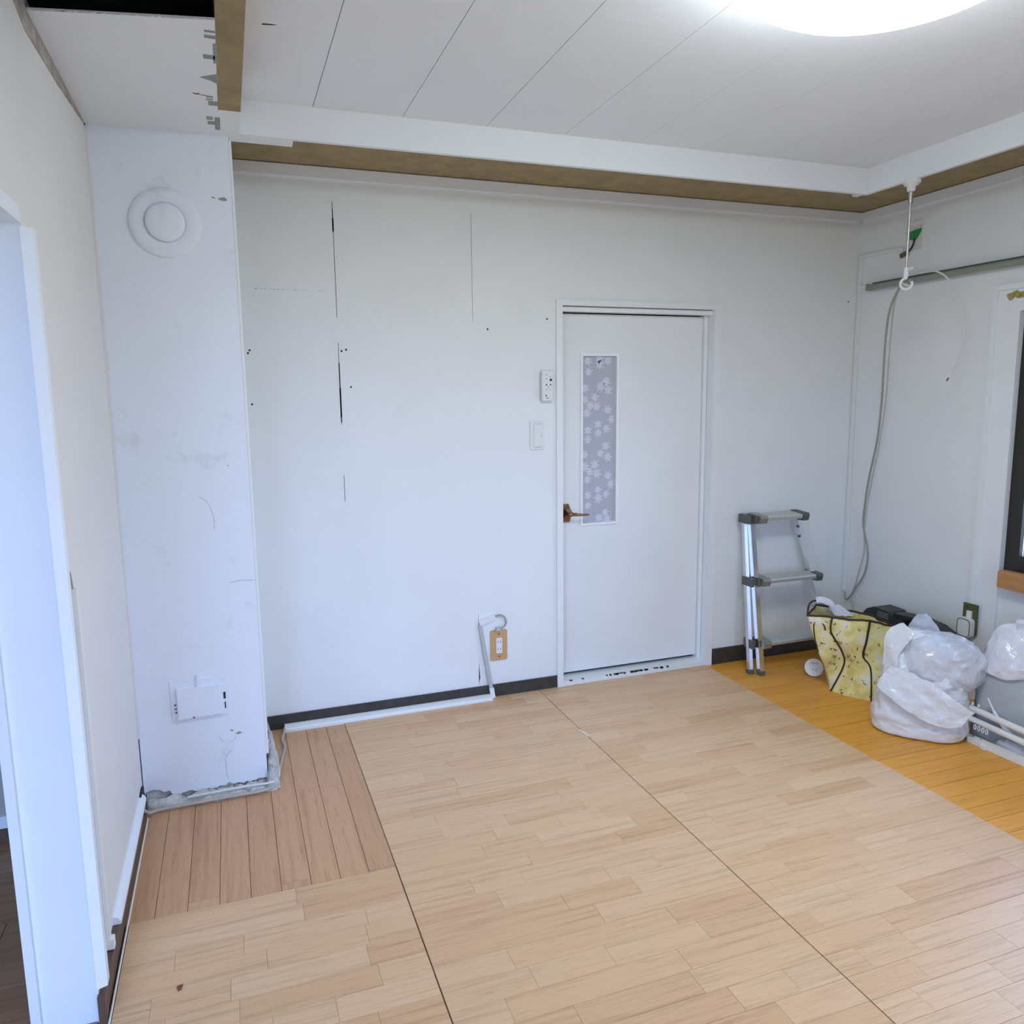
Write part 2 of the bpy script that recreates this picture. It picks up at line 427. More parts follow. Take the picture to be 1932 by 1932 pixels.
# filler where the panel joints are still closed, and slivers where they have opened wider
fl = MB()
for a, b_ in ((2.23, 2.15), (1.70, 1.60), (1.27, 1.06), (.95, .0)): fl.box((-2.6515, -.0002, b_), (-2.6485, .012, a))
for a, b_ in ((2.29, 2.14), (1.69, .40), (.33, .17), (.065, 0)): fl.box((-2.0781, -.0002, b_), (-2.0759, .012, a))
fl.build('joint_filler', M['wall'], wall_back)
cr = MB()
for a, b_, wd in ((2.12, 2.03, .0035), (2.085, 2.035, .006), (1.52, 1.28, .0045), (1.42, 1.30, .006)): cr.box((-2.650-wd/2, -.0006, b_), (-2.650+wd/2, .001, a))
cr.prism([(-2.0775-.001, .165), (-2.0775+.004, .10), (-2.0775-.003, .078)], 'y', -.0006, .001)
cr.build('open_joint', M['edge_dark'], wall_back)
hl = MB()
for px_, pz_ in ((-2.011, 1.665), (-1.733, 1.714), (-3.000, 1.557), (-2.993, 1.568), (-2.996, 1.358), (-2.619, 1.573), (-2.638, 1.568), (-2.606, 1.423), (-.06, 1.835)):
    hl.lathe([(.0042, -.0008), (.0032, .002)], (px_, 0, pz_), 'y', 8)
hl.build('nail_hole', M['edge_dark'], wall_back)
ln = MB(); rr_ = random.Random(2)
for k in range(26):
    x = -2.985+k*.0115
    if rr_.random() < .8: ln.box((x, -.0005, 1.803+rr_.uniform(-.0012, .0012)), (x+.0115*rr_.uniform(.4, 1), .001, 1.8042))
ln.build('hairline_joint', M['chip'], wall_back)

wr = MB()
wr.box((0, YREAR, -.05), (.14, -2.2, 2.6)).box((0, -2.2, -.05), (.14, -.893, .60)).box((0, -2.2, 1.70), (.14, -.893, 2.6)).box((0, -.893, -.05), (.14, .16, 2.6))
wall_right = struct(wr, 'wall_right', M['wall'], 'white wall with the window')
wl = MB()
wl.box((-3.574, -1.465, -.05), (XL, .16, 2.7)).box((-3.574, -3.5, 1.72), (XL, -1.465, 2.7)).box((-3.574, YREAR, -.05), (XL, -3.5, 2.7))
wall_left = struct(wl, 'wall_left', M['wall_side'], 'greyish painted wall beside the open doorway')
wre = MB()
wre.box((-3.6, YREAR-.14, -.05), (-2.3, YREAR, 2.7)).box((-1.6, YREAR-.14, -.05), (.14, YREAR, 2.7))
wre.box((-2.3, YREAR-.14, -.05), (-1.6, YREAR, .12)).box((-2.3, YREAR-.14, 1.92), (-1.6, YREAR, 2.7))
struct(wre, 'wall_rear', M['wall'])

# pillar
pl_ = MB()
N = 40; rp_ = random.Random(5)
edge = []
for i in range(N+1):
    x = -3.4385 + (XC+3.4385)*i/N
    jag = .026 + .006*math.sin(i*.55) + rp_.uniform(-.004, .004) + (.020 if i < 9 else 0) + (.006 if 26 < i < 34 else 0)
    edge.append((x, jag))
poly = edge + [(XC, ZS+.02), (-3.4385, ZS+.02)]
pl_.prism(poly, 'y', YC, YC+.02)
pl_.box((-3.4385, YC+.02, .03), (XC, -.001, ZS+.02))
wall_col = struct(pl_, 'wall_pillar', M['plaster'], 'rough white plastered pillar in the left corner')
MB().box((-3.432, YC+.010, -.012), (XC-.010, -.01, .09)).build('core', M['concrete'], wall_col)
# crumbling mortar along the foot of the pillar
def rubble(name, pts, wid, hgt, seed, parent, m_):
    r = random.Random(seed); P = crv(pts, 10); vs = []; fs = []; n_ = 7; k = len(P)
    for i, p in enumerate(P):
        d = (P[min(i+1, k-1)]-P[max(i-1, 0)]).normalized(); s_ = d.cross(Vector((0, 0, 1))).normalized()
        for j in range(n_):
            a = PI*j/(n_-1); rr = 1+r.uniform(-.3, .3)
            vs.append(p + s_*(math.cos(a)*wid*rr) + Vector((0, 0, math.sin(a)*hgt*(1+r.uniform(-.35, .35)))))
    for i in range(k-1):
        for j in range(n_-1): fs.append((i*n_+j, (i+1)*n_+j, (i+1)*n_+j+1, i*n_+j+1))
    fs += [tuple(range(n_)), tuple(range((k-1)*n_+n_-1, (k-1)*n_-1, -1))]
    o = MB().add(vs, fs, True).build(name, m_, parent); return o
rubble('mortar_fillet', [(-3.43, -.505, -.01), (-3.25, -.512, -.01), (-3.1, -.510, -.01), (-3.0, -.508, -.01)], .030, .034, 4, wall_col, M['concrete'])
rubble('mortar_fillet', [(-3.016, -.525, -.01), (-3.012, -.36, -.01), (-3.02, -.2, -.01), (-3.03, -.03, -.01)], .022, .085, 6, wall_col, M['concrete'])
# corner bead and hairline cracks of the pillar
MB().box((XC, YC+.003, .12), (XC+.009, YC+.020, ZS-.01), .002).build('corner_bead', M['trim'], wall_col)
ck = MB()
def crack(mb, pts, wd, ax, h):
    for (a0, a1), (b0, b1) in zip(pts[:-1], pts[1:]):
        dx, dz = b0-a0, b1-a1; l = math.hypot(dx, dz) or 1; nx, nz = -dz/l*wd/2, dx/l*wd/2
        mb.prism([(a0-nx, a1-nz), (a0+nx, a1+nz), (b0+nx, b1+nz), (b0-nx, b1-nz)], ax, h-.0008, h+.001)
crack(ck, [(-3.115, .758), (-3.10, .760), (-3.085, .763), (-3.075, .761), (-3.06, .762), (-3.045, .759), (-3.036, .761)], .0011, 'y', YC)
crack(ck, [(-3.195, 1.06), (-3.175, 1.045), (-3.162, 1.02), (-3.155, .99), (-3.154, .965), (-3.157, .945)], .0009, 'y', YC)
crack(ck, [(-3.152, .155), (-3.165, .14), (-3.172, .125), (-3.170, .10), (-3.172, .08), (-3.166, .05)], .0010, 'y', YC)
crack(ck, [(-3.186, .212), (-3.178, .196), (-3.172, .190)], .0009, 'y', YC)
crack(ck, [(-3.150, .186), (-3.138, .192), (-3.131, .203)], .0009, 'y', YC)
ck.build('crack', M['chip'], wall_col)
sm = MB(); r = random.Random(9)
for cx_, cz_, s in ((-3.06, 2.015, .014), (-3.09, 2.018, .006), (-3.12, .215, .012), (-3.145, .228, .007), (-3.10, 1.16, .004)):
    pts = [(cx_+s*math.cos(a*.9)*r.uniform(.4, 1.4), cz_+s*.6*math.sin(a*.9)*r.uniform(.4, 1)) for a in range(7)]
    sm.prism(pts, 'y', YC-.0006, YC+.0005)
sm.build('scuff', M['chip'], wall_col)
# dark open joint between pillar and left wall
MB().box((XL, YC+.012, .09), (-3.4385, -.3, ZS)).build('open_joint', M['edge_dark'], wall_col)
jf = MB()
for a, b_ in ((2.19, 2.06), (1.93, 1.82), (1.10, .62), (.58, .30)): jf.box((XL-.0005, YC-.004, b_), (-3.437, YC+.014, a))
jf.box((XL, YC-.012, .25), (XL+.006, YC-.002, ZS-.01))
jf.build('joint_filler', M['wall_side'], wall_col)

# ------------------------------------------------------------------ ceiling and what hangs down round it
cb = MB().box((-3.0, YREAR, ZC+.012), (.15, .16, 2.6))
ceiling = struct(cb, 'ceiling', M['edge_dark'], 'white ceiling of long painted tiles')
xs = [-3.0, -2.769, -2.475, -2.178, -1.882, -1.584, -1.309, -1.014, -.715, -.478]
offs = [-1.07, -.77, -1.075, -1.37, -1.083, -1.085, -1.099, -1.69, -1.08]
for i in range(len(xs)-1):
    gl, gr = (.0011, .0011) if xs[i] < -1.9 else (.0006, .0006)
    y = -.525; cuts = [y]
    q0 = offs[i]
    while q0 > YREAR: cuts.append(q0); q0 -= .6
    cuts.append(YREAR)
    for a, b_ in zip(cuts[:-1], cuts[1:]):
        MB().box((xs[i]+gl, b_+.0004, ZC), (xs[i+1]-gr, a-.0004, ZC+.012)).build('ceiling_tile', M['ceil'], ceiling)
MB().prism([(-2.948, -1.069), (-2.925, -1.074), (-2.912, -1.078), (-2.926, -1.079), (-2.946, -1.076)], 'z', ZC-.0008, ZC+.001).build('open_joint', M['edge_dark'], ceiling)
# fascia along the back and along the right, their brown undersides
t1 = MB().box((-2.9985, -.529, ZS), (-.4835, -.509, ZC+.05))
t1.box((-2.999, -.509, ZS), (-2.833, -.445, ZS+.012))
t1.box((-.510, -.509, ZS), (-.4835, -.475, ZS+.012))
struct(t1, 'trim_1', M['trim'], 'white fascia board under the ceiling along the back wall')
struct(MB().box((-.483, YREAR, ZS), (-.463, -.509, ZC+.05)), 'trim_2', M['trim'], 'white fascia board under the ceiling along the window wall')
struct(MB().box((-3.036, -.515, ZB), (.05, .03, ZB+.02)), 'trim_3', M['brown_board'], 'bare brown soffit board along the back wall')
struct(MB().box((-.470, YREAR, ZB), (.05, -.5155, ZB+.02)), 'trim_4', M['brown_board'], 'bare brown soffit board along the window wall')
# moulding at the head of the walls, just under the brown boards
struct(MB().box((-3.032, -.010, ZB-.046), (0, 0, ZB-.004)), 'trim_5', M['trim'], 'white moulding at the head of the back wall')
struct(MB().box((-.010, YREAR, ZB-.046), (0, 0, ZB-.004)), 'trim_6', M['trim'], 'white moulding at the head of the window wall')
# brown beam between ceiling and lowered soffit
struct(MB().box((-3.061, YREAR, ZS-.0005), (-2.999, -.731, ZC+.2)), 'trim_7', M['brown_board'], 'bare brown beam running back between ceiling and white soffit')
struct(MB().box((-3.061, -.7312, ZS), (-2.999, -.445, ZC-.02)), 'trim_8', M['trim'], 'white painted end of the beam above the pillar')
sof = MB().prism([(XL, YC), (-3.0612, YC), (-3.0612, -1.300), (-3.16, -1.280), (-3.30, -1.252), (-3.442, -1.222)], 'z', ZS, ZS+.006)
soffit = struct(sof, 'trim_9', M['ceil'], 'white lowered soffit over the pillar, cut open towards the dark ceiling void')
for x0, y0, x1, y1 in ((-3.085, -1.246, -3.062, -1.236), (-3.086, -1.221, -3.062, -1.205), (-3.068, -1.178, -3.058, -1.063), (-3.091, -1.110, -3.064, -1.086),
                       (-3.105, -.838, -3.091, -.832), (-3.091, -.834, -3.073, -.822), (-3.091, -.812, -3.073, -.803), (-3.086, -.795, -3.059, -.761),
                       (-3.094, -.665, -3.076, -.655), (-3.094, -.650, -3.076, -.638), (-3.071, -.663, -3.056, -.550), (-3.091, -.624, -3.071, -.595)):
    MB().box((x0, y0, ZS-.0008), (x1, y1, ZS+.001)).build('bare_patch', M['chip'], soffit)
MB().prism([(-3.103, -.962), (-3.075, -.945), (-3.058, -.925), (-3.058, -.995), (-3.075, -.985)], 'z', ZS-.0008, ZS+.001).build('bare_patch', M['chip'], soffit)
MB().prism([(-3.126, -.848), (-3.118, -.842), (-3.108, -.846), (-3.106, -.838), (-3.12, -.836)], 'z', ZS-.0008, ZS+.001).build('bare_patch', M['rust'], soffit)
# crumbs on the cut edge of the soffit
ce = MB(); r = random.Random(8)
for k in range(40):
    u = r.random(); x = -3.44+u*.378; yy = -1.223-.078*u
    s = r.uniform(.0012, .003); ce.box((x-s, yy-s*1.2, ZS+.001), (x+s, yy+.002, ZS+.0045))
ce.build('torn_edge', M['trim'], soffit)
# the void above, empty; its shade is put into the near-black lining
vd = MB()
vd.box((-3.46, YREAR, 2.62), (-3.0, .1, 2.66)).box((-3.060, -1.9, ZS+.03), (-3.056, -.4, 2.64)).box((-3.46, -1.02, ZS+.02), (-3.05, -1.0, 2.64))
vd.box((-3.4415, -2.2, ZS+.03), (-3.436, -.9, 2.64))
struct(vd, 'wall_void', M['dark'], 'black hollow above the cut soffit')
struct(MB().box((-3.20, -1.62, 2.33), (-3.062, -1.34, 2.39)), 'trim_10', M['void_wood'], 'old dark timber in the ceiling void')
# grubby strip at the head of the left wall
gs = MB().add([(XL+.0025, -.50, ZS-.004), (XL+.0025, -.50, ZS+.002), (XL+.0025, -1.25, ZS+.004), (XL+.0025, -1.7, 2.34), (XL+.0025, -1.7, 2.25), (XL+.0025, -1.25, ZS-.052), (XL+.0025, -.9, ZS-.036),
               (XL, -.50, ZS-.004), (XL, -.50, ZS+.002), (XL, -1.25, ZS+.004), (XL, -1.7, 2.34), (XL, -1.7, 2.25), (XL, -1.25, ZS-.052), (XL, -.9, ZS-.036)],
              [(0,1,2,6), (2,5,6), (2,3,4,5), (0,6,13,7), (6,5,12,13), (5,4,11,12)])
struct(gs, 'trim_11', M['grubby'], 'grubby unpainted strip at the head of the left wall')

# ------------------------------------------------------------------ baseboards
struct(MB().box((-3.012, -.009, -.01), (-1.694, .0, .060)), 'baseboard_back', M['base_dark'], 'dark baseboard left of the door')
struct(MB().box((-.833, -.009, -.01), (0, .0, .082)), 'baseboard_1', M['base_dark'], 'dark baseboard right of the door')
bl = struct(MB().box((XL, -1.462, -.012), (XL+.014, -.56, .066)), 'baseboard_left', M['base_brown'], 'brown baseboard along the left wall')
MB().tube([(XL+.020, -1.52, .002), (XL+.020, -.585, .002)], .0028, 6).build('caulk_line', M['splinter'], bl)
qr = MB().prism([(XL, .066), (XL+.020, .066), (XL+.019, .074), (XL+.013, .083), (XL+.004, .088), (XL, .088)], 'y', -1.235, -.575)
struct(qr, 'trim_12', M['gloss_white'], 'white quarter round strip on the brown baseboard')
struct(MB().box((XL+.001, -.60, .0), (XL+.008, -.52, .088)), 'trim_13', M['edge_dark'])

# ------------------------------------------------------------------ door in the back wall
door = sgroup('door_1', 'white flush door with a tall narrow patterned glass')
fr = MB()
fr.box((-1.692, -.012, -.010), (-1.662, .11, 1.80)).box((-.866, -.012, -.010), (-.835, .0, 1.80)).box((-1.662, -.012, 1.775), (-.866, .11, 1.80))
fr.build('door_frame', M['trim'], door)
MB().box((-.866, .0, -.01), (-.856, .11, 1.775)).build('side_jamb', M['wall'], door)
MB().box((-1.662, .012, 1.752), (-.866, .06, 1.772)).build('head_stop', M['trim'], door)
MB().box((-.886, .045, .02), (-.868, .10, 1.76)).build('side_stop', M['trim'], door)
MB().box((-1.662, .09, .0), (-.866, .12, 1.775)).build('dark_gap', M['edge_dark'], door)
sl = MB().box((-1.662, -.008, -.01), (-.866, .10, .026)); sl.build('sill', M['trim'], door)
ws = MB(); r = random.Random(4)
for k in range(34):
    x = r.gauss(-1.30, .13); s = r.uniform(.004, .016)
    ws.box((x, -.0088, .021+r.uniform(-.002, .003)), (x+s, .002, .0268))
ws.build('chipped_paint', M['base_dark'], door)
gx0, gx1, gz0, gz1 = -1.532, -1.357, .773, 1.557
lf = MB()
Y0, Y1 = .060, .088
lf.box((-1.654, Y0, .043), (gx0, Y1, 1.746)).box((gx1, Y0, .043), (-.888, Y1, 1.746)).box((gx0, Y0, .043), (gx1, Y1, gz0)).box((gx0, Y0, gz1), (gx1, Y1, 1.746))
leaf = lf.build('door_leaf', M['wall'], door)
bd = MB(); t = .011
bd.box((gx0-t, Y0-.007, gz0-t), (gx0, Y0, gz1+t)).box((gx1, Y0-.007, gz0-t), (gx1+t, Y0, gz1+t)).box((gx0, Y0-.007, gz0-t), (gx1, Y0, gz0)).box((gx0, Y0-.007, gz1), (gx1, Y0, gz1+t))
bd.build('glass_bead', M['bead'], door)
gp = MB().box((gx0, Y0+.006, gz0), (gx1, Y0+.010, gz1)).build('glass_pane', M['glass_film'], door)
# maple leaves printed on the glass film
def maple(cx, cz, s, rot):
    vs = []; fs = []; k = 7; 
    for i in range(k):
        a = rot + 2*PI*i/k; tip = (1.0, .96, .80, .62, .62, .80, .96)[i]
        vs += [(cx+math.sin(a)*s*tip, cz+math.cos(a)*s*tip), (cx+math.sin(a+PI/k)*s*.38, cz+math.cos(a+PI/k)*s*.50)]
    return vs
lfs = []
cl = [(605,660),(700,640),(768,660),(700,690),(612,755),(755,830),(710,870),(770,905),(584,885),(665,970),(584,980),(625,1030),(680,1045),(768,1075),(602,1100),(800,1150),
      (690,1190),(608,1240),(757,1230),(690,1268),(610,1325),(755,1385),(710,1440),(770,1474),(582,1450),(665,1540),(584,1555),(622,1600),(680,1612),(772,1640),(605,1662),(797,1710),
      (690,1755),(757,1797),(610,1805),(695,1828),(608,1888),(752,1955),(702,2000),(768,2015)]
r = random.Random(21)
# leaf places measured on the pane as fractions of its width and height
base = MB().prism(maple(0, 0, 1, 0), 'y', 0, .0002)
for (a, b_) in cl:
    u = (a-560)/(832-560); v_ = 1-(b_-622)/(2040-622)
    cx_, cz_ = gx0+u*(gx1-gx0), gz0+v_*(gz1-gz0); s = r.uniform(.027, .032)
    pts = [(min(gx1-.0003, max(gx0+.0003, p)), min(gz1-.0003, max(gz0+.0003, q_))) for p, q_ in maple(cx_, cz_, s, r.uniform(-.5, .5) + r.choice((0, PI*.85)))]
    MB().prism(pts, 'y', Y0+.0056, Y0+.0062).build('printed_leaf', M['leaf'], gp)
# bronze lever handle
hd = MB()
hp = [(-1.638, .872), (-1.606, .872), (-1.590, .830), (-1.600, .786), (-1.638, .786)]
hd.prism(hp, 'y', Y0-.008, Y0); h_ = hd.build('handle', M['brass'], door)
MB().lathe([(.027, Y0-.008), (.025, Y0-.016), (.014, Y0-.026), (.010, Y0-.050), (.011, Y0-.056)], (-1.616, 0, .828), 'y', 20).build('rose', M['brass'], h_)
MB().tube(crv([(-1.618, Y0-.050, .829), (-1.594, Y0-.054, .827), (-1.56, Y0-.052, .823), (-1.518, Y0-.048, .821)], 4), [.0105]*3+[.0085]*3+[.0065]*3+[.005]*3+[.004], 10).build('lever', M['brass'], h_)

# ------------------------------------------------------------------ open doorway in the left wall
dw = sgroup('door_2', 'open doorway in the left wall with a bluish white jamb')
jb = MB().prism([(-3.566, -1.474), (XL+.002, -1.480), (XL+.002, -1.44), (-3.566, -1.44)], 'z', -.012, 1.722)
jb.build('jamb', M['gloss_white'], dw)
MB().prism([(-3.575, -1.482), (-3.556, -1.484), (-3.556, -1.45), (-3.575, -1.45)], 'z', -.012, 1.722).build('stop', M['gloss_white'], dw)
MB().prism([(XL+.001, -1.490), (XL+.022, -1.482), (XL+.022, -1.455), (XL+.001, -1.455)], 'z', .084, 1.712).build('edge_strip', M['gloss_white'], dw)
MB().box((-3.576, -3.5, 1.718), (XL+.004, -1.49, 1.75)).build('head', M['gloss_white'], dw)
MB().box((XL, -1.492, -.012), (XL+.016, -1.462, .066)).build('plinth', M['base_brown'], dw)
# the room beyond
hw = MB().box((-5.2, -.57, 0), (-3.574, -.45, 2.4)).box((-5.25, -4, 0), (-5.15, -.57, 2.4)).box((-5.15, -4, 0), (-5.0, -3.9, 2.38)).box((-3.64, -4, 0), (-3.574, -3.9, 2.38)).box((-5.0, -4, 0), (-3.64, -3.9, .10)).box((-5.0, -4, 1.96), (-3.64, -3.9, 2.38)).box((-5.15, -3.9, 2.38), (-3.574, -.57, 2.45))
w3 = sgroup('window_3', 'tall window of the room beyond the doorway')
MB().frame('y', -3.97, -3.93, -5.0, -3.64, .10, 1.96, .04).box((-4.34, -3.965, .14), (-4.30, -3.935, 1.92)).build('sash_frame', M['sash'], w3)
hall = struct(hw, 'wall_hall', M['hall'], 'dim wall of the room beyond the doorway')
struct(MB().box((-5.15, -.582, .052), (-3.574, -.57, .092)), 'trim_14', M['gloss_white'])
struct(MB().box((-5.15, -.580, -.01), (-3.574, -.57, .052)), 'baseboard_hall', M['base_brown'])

# conduit climbing the left wall
cd = thing('cable_conduit', 'thin white cable conduit climbing the left wall from the baseboard', 'conduit', (XL, -1.33, .09))
MB().box((XL, -1.337, .085), (XL+.011, -1.322, .962), .002).build('cover', M['plastic'], cd)
MB().box((XL, -1.339, .070), (XL+.018, -1.318, .098), .002).build('end_cap', M['plastic'], cd)
MB().prism([(-1.318, .96), (-1.333, .963), (-1.340, 1.005), (-1.330, .995)], 'x', XL, XL+.002).build('torn_patch', M['chip'], cd)

# ------------------------------------------------------------------ ceiling light
lc = (-1.757, -1.915)
lt = thing('ceiling_light', 'large round glowing ceiling light on the white tiles', 'lamp', (*lc, ZC))
MB().lathe([(.27, 0), (.304, -.003), (.3085, -.010), (.3085, -.034), (.28, -.035)], (*lc, ZC), 'z', 64).build('base', M['plastic'], lt)
MB().lathe([(.300, -.0345), (.3045, -.045), (.306, -.055), (.302, -.068), (.288, -.084), (.262, -.098), (.21, -.108), (.12, -.114), (.02, -.116)], (*lc, ZC), 'z', 72).build('shade', M['lamp'], lt)

# ------------------------------------------------------------------ things on the pillar
vt = thing('vent_cover', 'round white vent cover high on the plastered pillar', 'vent', (-3.236, YC, 1.931))
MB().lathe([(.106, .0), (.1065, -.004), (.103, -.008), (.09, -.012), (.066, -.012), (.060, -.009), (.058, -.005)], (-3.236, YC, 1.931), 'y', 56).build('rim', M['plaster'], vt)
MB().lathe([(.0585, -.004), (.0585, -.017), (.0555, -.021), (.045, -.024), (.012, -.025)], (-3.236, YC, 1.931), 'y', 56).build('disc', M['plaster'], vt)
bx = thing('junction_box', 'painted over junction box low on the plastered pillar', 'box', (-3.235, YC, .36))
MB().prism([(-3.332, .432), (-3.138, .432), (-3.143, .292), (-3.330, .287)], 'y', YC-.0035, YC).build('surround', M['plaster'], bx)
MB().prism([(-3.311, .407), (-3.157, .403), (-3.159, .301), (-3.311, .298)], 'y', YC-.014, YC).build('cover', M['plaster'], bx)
MB().box((-3.246, YC-.010, .40), (-3.230, YC, .448)).build('pipe_stub', M['plaster'], bx)
MB().box((-3.163, YC-.0148, .353), (-3.156, YC-.010, .377)).box((-3.161, YC-.0148, .318), (-3.157, YC-.010, .341)).build('slot', M['edge_dark'], bx)
gl_ = MB()
for z in (.375, .330): gl_.box((-3.295, YC-.0146, z), (-3.20, YC-.013, z+.0016))
gl_.box((-3.295, YC-.0146, .330), (-3.2935, YC-.013, .3766)).box((-3.2015, YC-.0146, .330), (-3.20, YC-.013, .3766))
gl_.build('raised_line', M['plaster'], bx)
rs = MB()
for px_, pz_ in ((-3.318, .352), (-3.317, .338), (-3.316, .325), (-3.262, .300)): rs.lathe([(.0036, -.0145), (.002, -.012)], (px_, YC, pz_), 'y', 7)
rs.build('rust_spot', M['rust'], bx)

# cable lying round the foot of the pillar
tag(MB().tube(crv([(-3.425, -.64, .06), (-3.415, -.585, .02), (-3.395, -.56, .012), (-3.306, -.556, .012), (-3.17, -.551, .012), (-3.047, -.548, .012), (-3.003, -.503, .012), (-2.981, -.352, .008), (-2.958, -.212, .006), (-2.962, -.132, .006), (-2.95, -.075, .012), (-2.945, -.03, .014)], 6), .0055, 7).build('cable', M['cable_dirty'], None, (-3.2, -.55, 0)),
    'dirty beige cable lying round the foot of the pillar', 'cable')
tag(MB().tube(crv([(-3.30, -.533, .026), (-3.2, -.535, .030), (-3.1, -.532, .030), (-3.02, -.525, .026), (-2.995, -.47, .020), (-2.992, -.30, .02)], 6), .0045, 7).build('cable', M['cable_white'], None, (-3.1, -.53, 0)),
    'pale cable on the mortar at the pillar foot', 'cable')

# ------------------------------------------------------------------ things on the back wall
cc = thing('cable_cover', 'white flat cable cover on the floor along the dark baseboard', 'cable cover', (-2.5, -.03, 0))
MB().prism([(-.052, -.0), (-.052, .010), (-.046, .016), (-.022, .022), (-.012, .022), (-.012, 0)], 'x', -2.945, -2.030).build('body', M['plastic'], cc)
MB().box((-2.945, -.0525, .0), (-2.029, -.050, .004)).build('edge', M['plastic'], cc)
sw = thing('light_switch', 'square white light switch left of the door', 'switch', (-1.785, 0, 1.202))
MB().box((-1.819, -.007, 1.138), (-1.751, 0, 1.265), .002).build('plate', M['plastic'], sw)
MB().box((-1.804, -.011, 1.150), (-1.761, -.006, 1.251), .0015).build('rocker', M['plastic'], sw)
MB().box((-1.799, -.0076, 1.2525), (-1.762, -.0066, 1.2545)).box((-1.798, -.0076, 1.1465), (-1.764, -.0066, 1.1485)).build('shadow_line', M['plastic_grey'], sw)
MB().box((-1.770, -.0116, 1.195), (-1.766, -.010, 1.207)).build('indicator', M['plastic_grey'], sw)
rc = thing('remote_control', 'white remote control in a holder above the light switch', 'remote', (-1.742, 0, 1.42))
MB().box((-1.770, -.012, 1.358), (-1.714, 0, 1.47), .003).build('holder', M['plastic_grey'], rc)
MB().box((-1.768, -.026, 1.353), (-1.714, -.006, 1.489), .006).build('body', M['plastic'], rc)
MB().box((-1.732, -.0278, 1.442), (-1.721, -.025, 1.452), .001).build('power_button', M['black'], rc)
for bx_, bz_ in ((-1.748, 1.470), (-1.729, 1.461), (-1.748, 1.452), (-1.748, 1.425), (-1.728, 1.426), (-1.748, 1.405), (-1.729, 1.406), (-1.738, 1.416), (-1.750, 1.378)):
    MB().box((bx_-.0035, -.0272, bz_-.003), (bx_+.0035, -.025, bz_+.003), .0008).build('button', M['plastic_grey'] if bz_ != 1.425 and bz_ != 1.426 and bz_ != 1.378 else M['print'], rc)
MB().box((-1.750, -.0264, 1.366), (-1.735, -.025, 1.3685)).build('mark', M['print'], rc)

cm = thing('cable_cover', 'slim grey cable cover slanting up the wall to the tan socket', 'cable cover', (-2.05, 0, .2))
MB().bar((-2.022, -.014, .022), (-2.073, -.006, .352), .016, .012, (0, 1, 0)).build('slanting_strip', M['mould_grey'], cm)
MB().bar((-2.021, -.024, .004), (-2.026, -.016, .05), .020, .016, (0, 1, 0)).build('foot_piece', M['plastic'], cm)
MB().bar((-2.076, -.007, .361), (-2.001, -.007, .384), .024, .014, (0, 1, 0)).build('top_piece', M['plastic'], cm)
MB().tube(crv([(-2.005, -.007, .383), (-1.985, -.009, .389), (-1.962, -.012, .384), (-1.950, -.014, .364), (-1.953, -.014, .342), (-1.972, -.013, .328)], 6), .0038, 8).build('lead', M['cable_grey'], cm)
MB().box((-1.998, -.018, .316), (-1.974, -.004, .334), .002).build('plug', M['mould_grey'], cm)
ot = thing('wall_socket', 'tan plated twin socket low on the back wall', 'socket', (-1.983, 0, .247))
def rrect(x0, x1, z0, z1, r_, n_=4):
    p = []
    for cx_, cz_, a0 in ((x1-r_, z1-r_, 0), (x0+r_, z1-r_, 90), (x0+r_, z0+r_, 180), (x1-r_, z0+r_, 270)):
        for k in range(n_+1):
            a = math.radians(a0+90*k/n_); p.append((cx_+r_*math.cos(a), cz_+r_*math.sin(a)))
    return p
MB().prism(rrect(-2.023, -1.942, .174, .318, .010), 'y', -.006, 0).build('plate', M['plate_wood'], ot)
MB().box((-1.997, -.0105, .209), (-1.968, -.005, .281), .001).build('insert', M['plastic'], ot)
slm = MB()
for z in (.229, .264):
    for x in (-1.989, -1.976): slm.box((x-.0012, -.0112, z-.0045), (x+.0012, -.010, z+.0045))
slm.build('slot', M['print'], ot)
for z in (.193, .299): MB().lathe([(.0038, -.0075), (.002, -.006)], (-1.9825, 0, z), 'y', 10).build('screw', M['rust'], ot)

# ------------------------------------------------------------------ window and fittings on the right wall
w1 = sgroup('window_1', 'dark framed window with a white casing and an orange wooden sill')
cs = MB().box((-.020, -.805, 0), (0, -.784, 1.812)).box((-.020, -2.30, 1.79), (0, -.8051, 1.812)); cs.build('casing_bead', M['trim'], w1)
MB().box((-.012, -.905, 0), (0, -.8052, 1.7898)).box((-.012, -2.25, 1.70), (0, -.905, 1.7898)).build('casing', M['trim'], w1)
MB().frame('x', .001, .08, -2.215, -.893, .585, 1.715, .012).build('reveal', M['trim'], w1)
ss = MB().frame('x', .015, .055, -2.20, -.906, .600, 1.700, .064, .085, .065).box((.018, -1.57, .686), (.052, -1.50, 1.634))
ss.build('sash_frame', M['sash'], w1)
MB().box((.032, -2.136, .686), (.036, -.972, 1.634)).build('glass_pane', M['glass'], w1)
MB().box((-.062, -2.30, .550), (-.0125, -.938, .622), .003).build('sill', M['sill'], w1)
pp = MB(); r = random.Random(31)
pts = [(-.838, 1.768)]
for k in range(9): pts.append((-.848-.012*k, 1.776+r.uniform(-.002, .014)))
for k in range(9): pts.append((-.950+.012*k, 1.752+r.uniform(-.008, .006)))
pp.prism(pts, 'x', -.0130, -.0115); pp.build('peeled_patch', M['bare_wood'], w1)
w2 = sgroup('window_2', 'wide window behind the viewer')
f2 = MB()
f2.frame('y', YREAR-.10, YREAR-.04, -2.3, -1.6, .12, 1.92, .05).box((-1.97, YREAR-.095, .17), (-1.93, YREAR-.045, 1.87))
f2.build('sash_frame', M['sash'], w2)

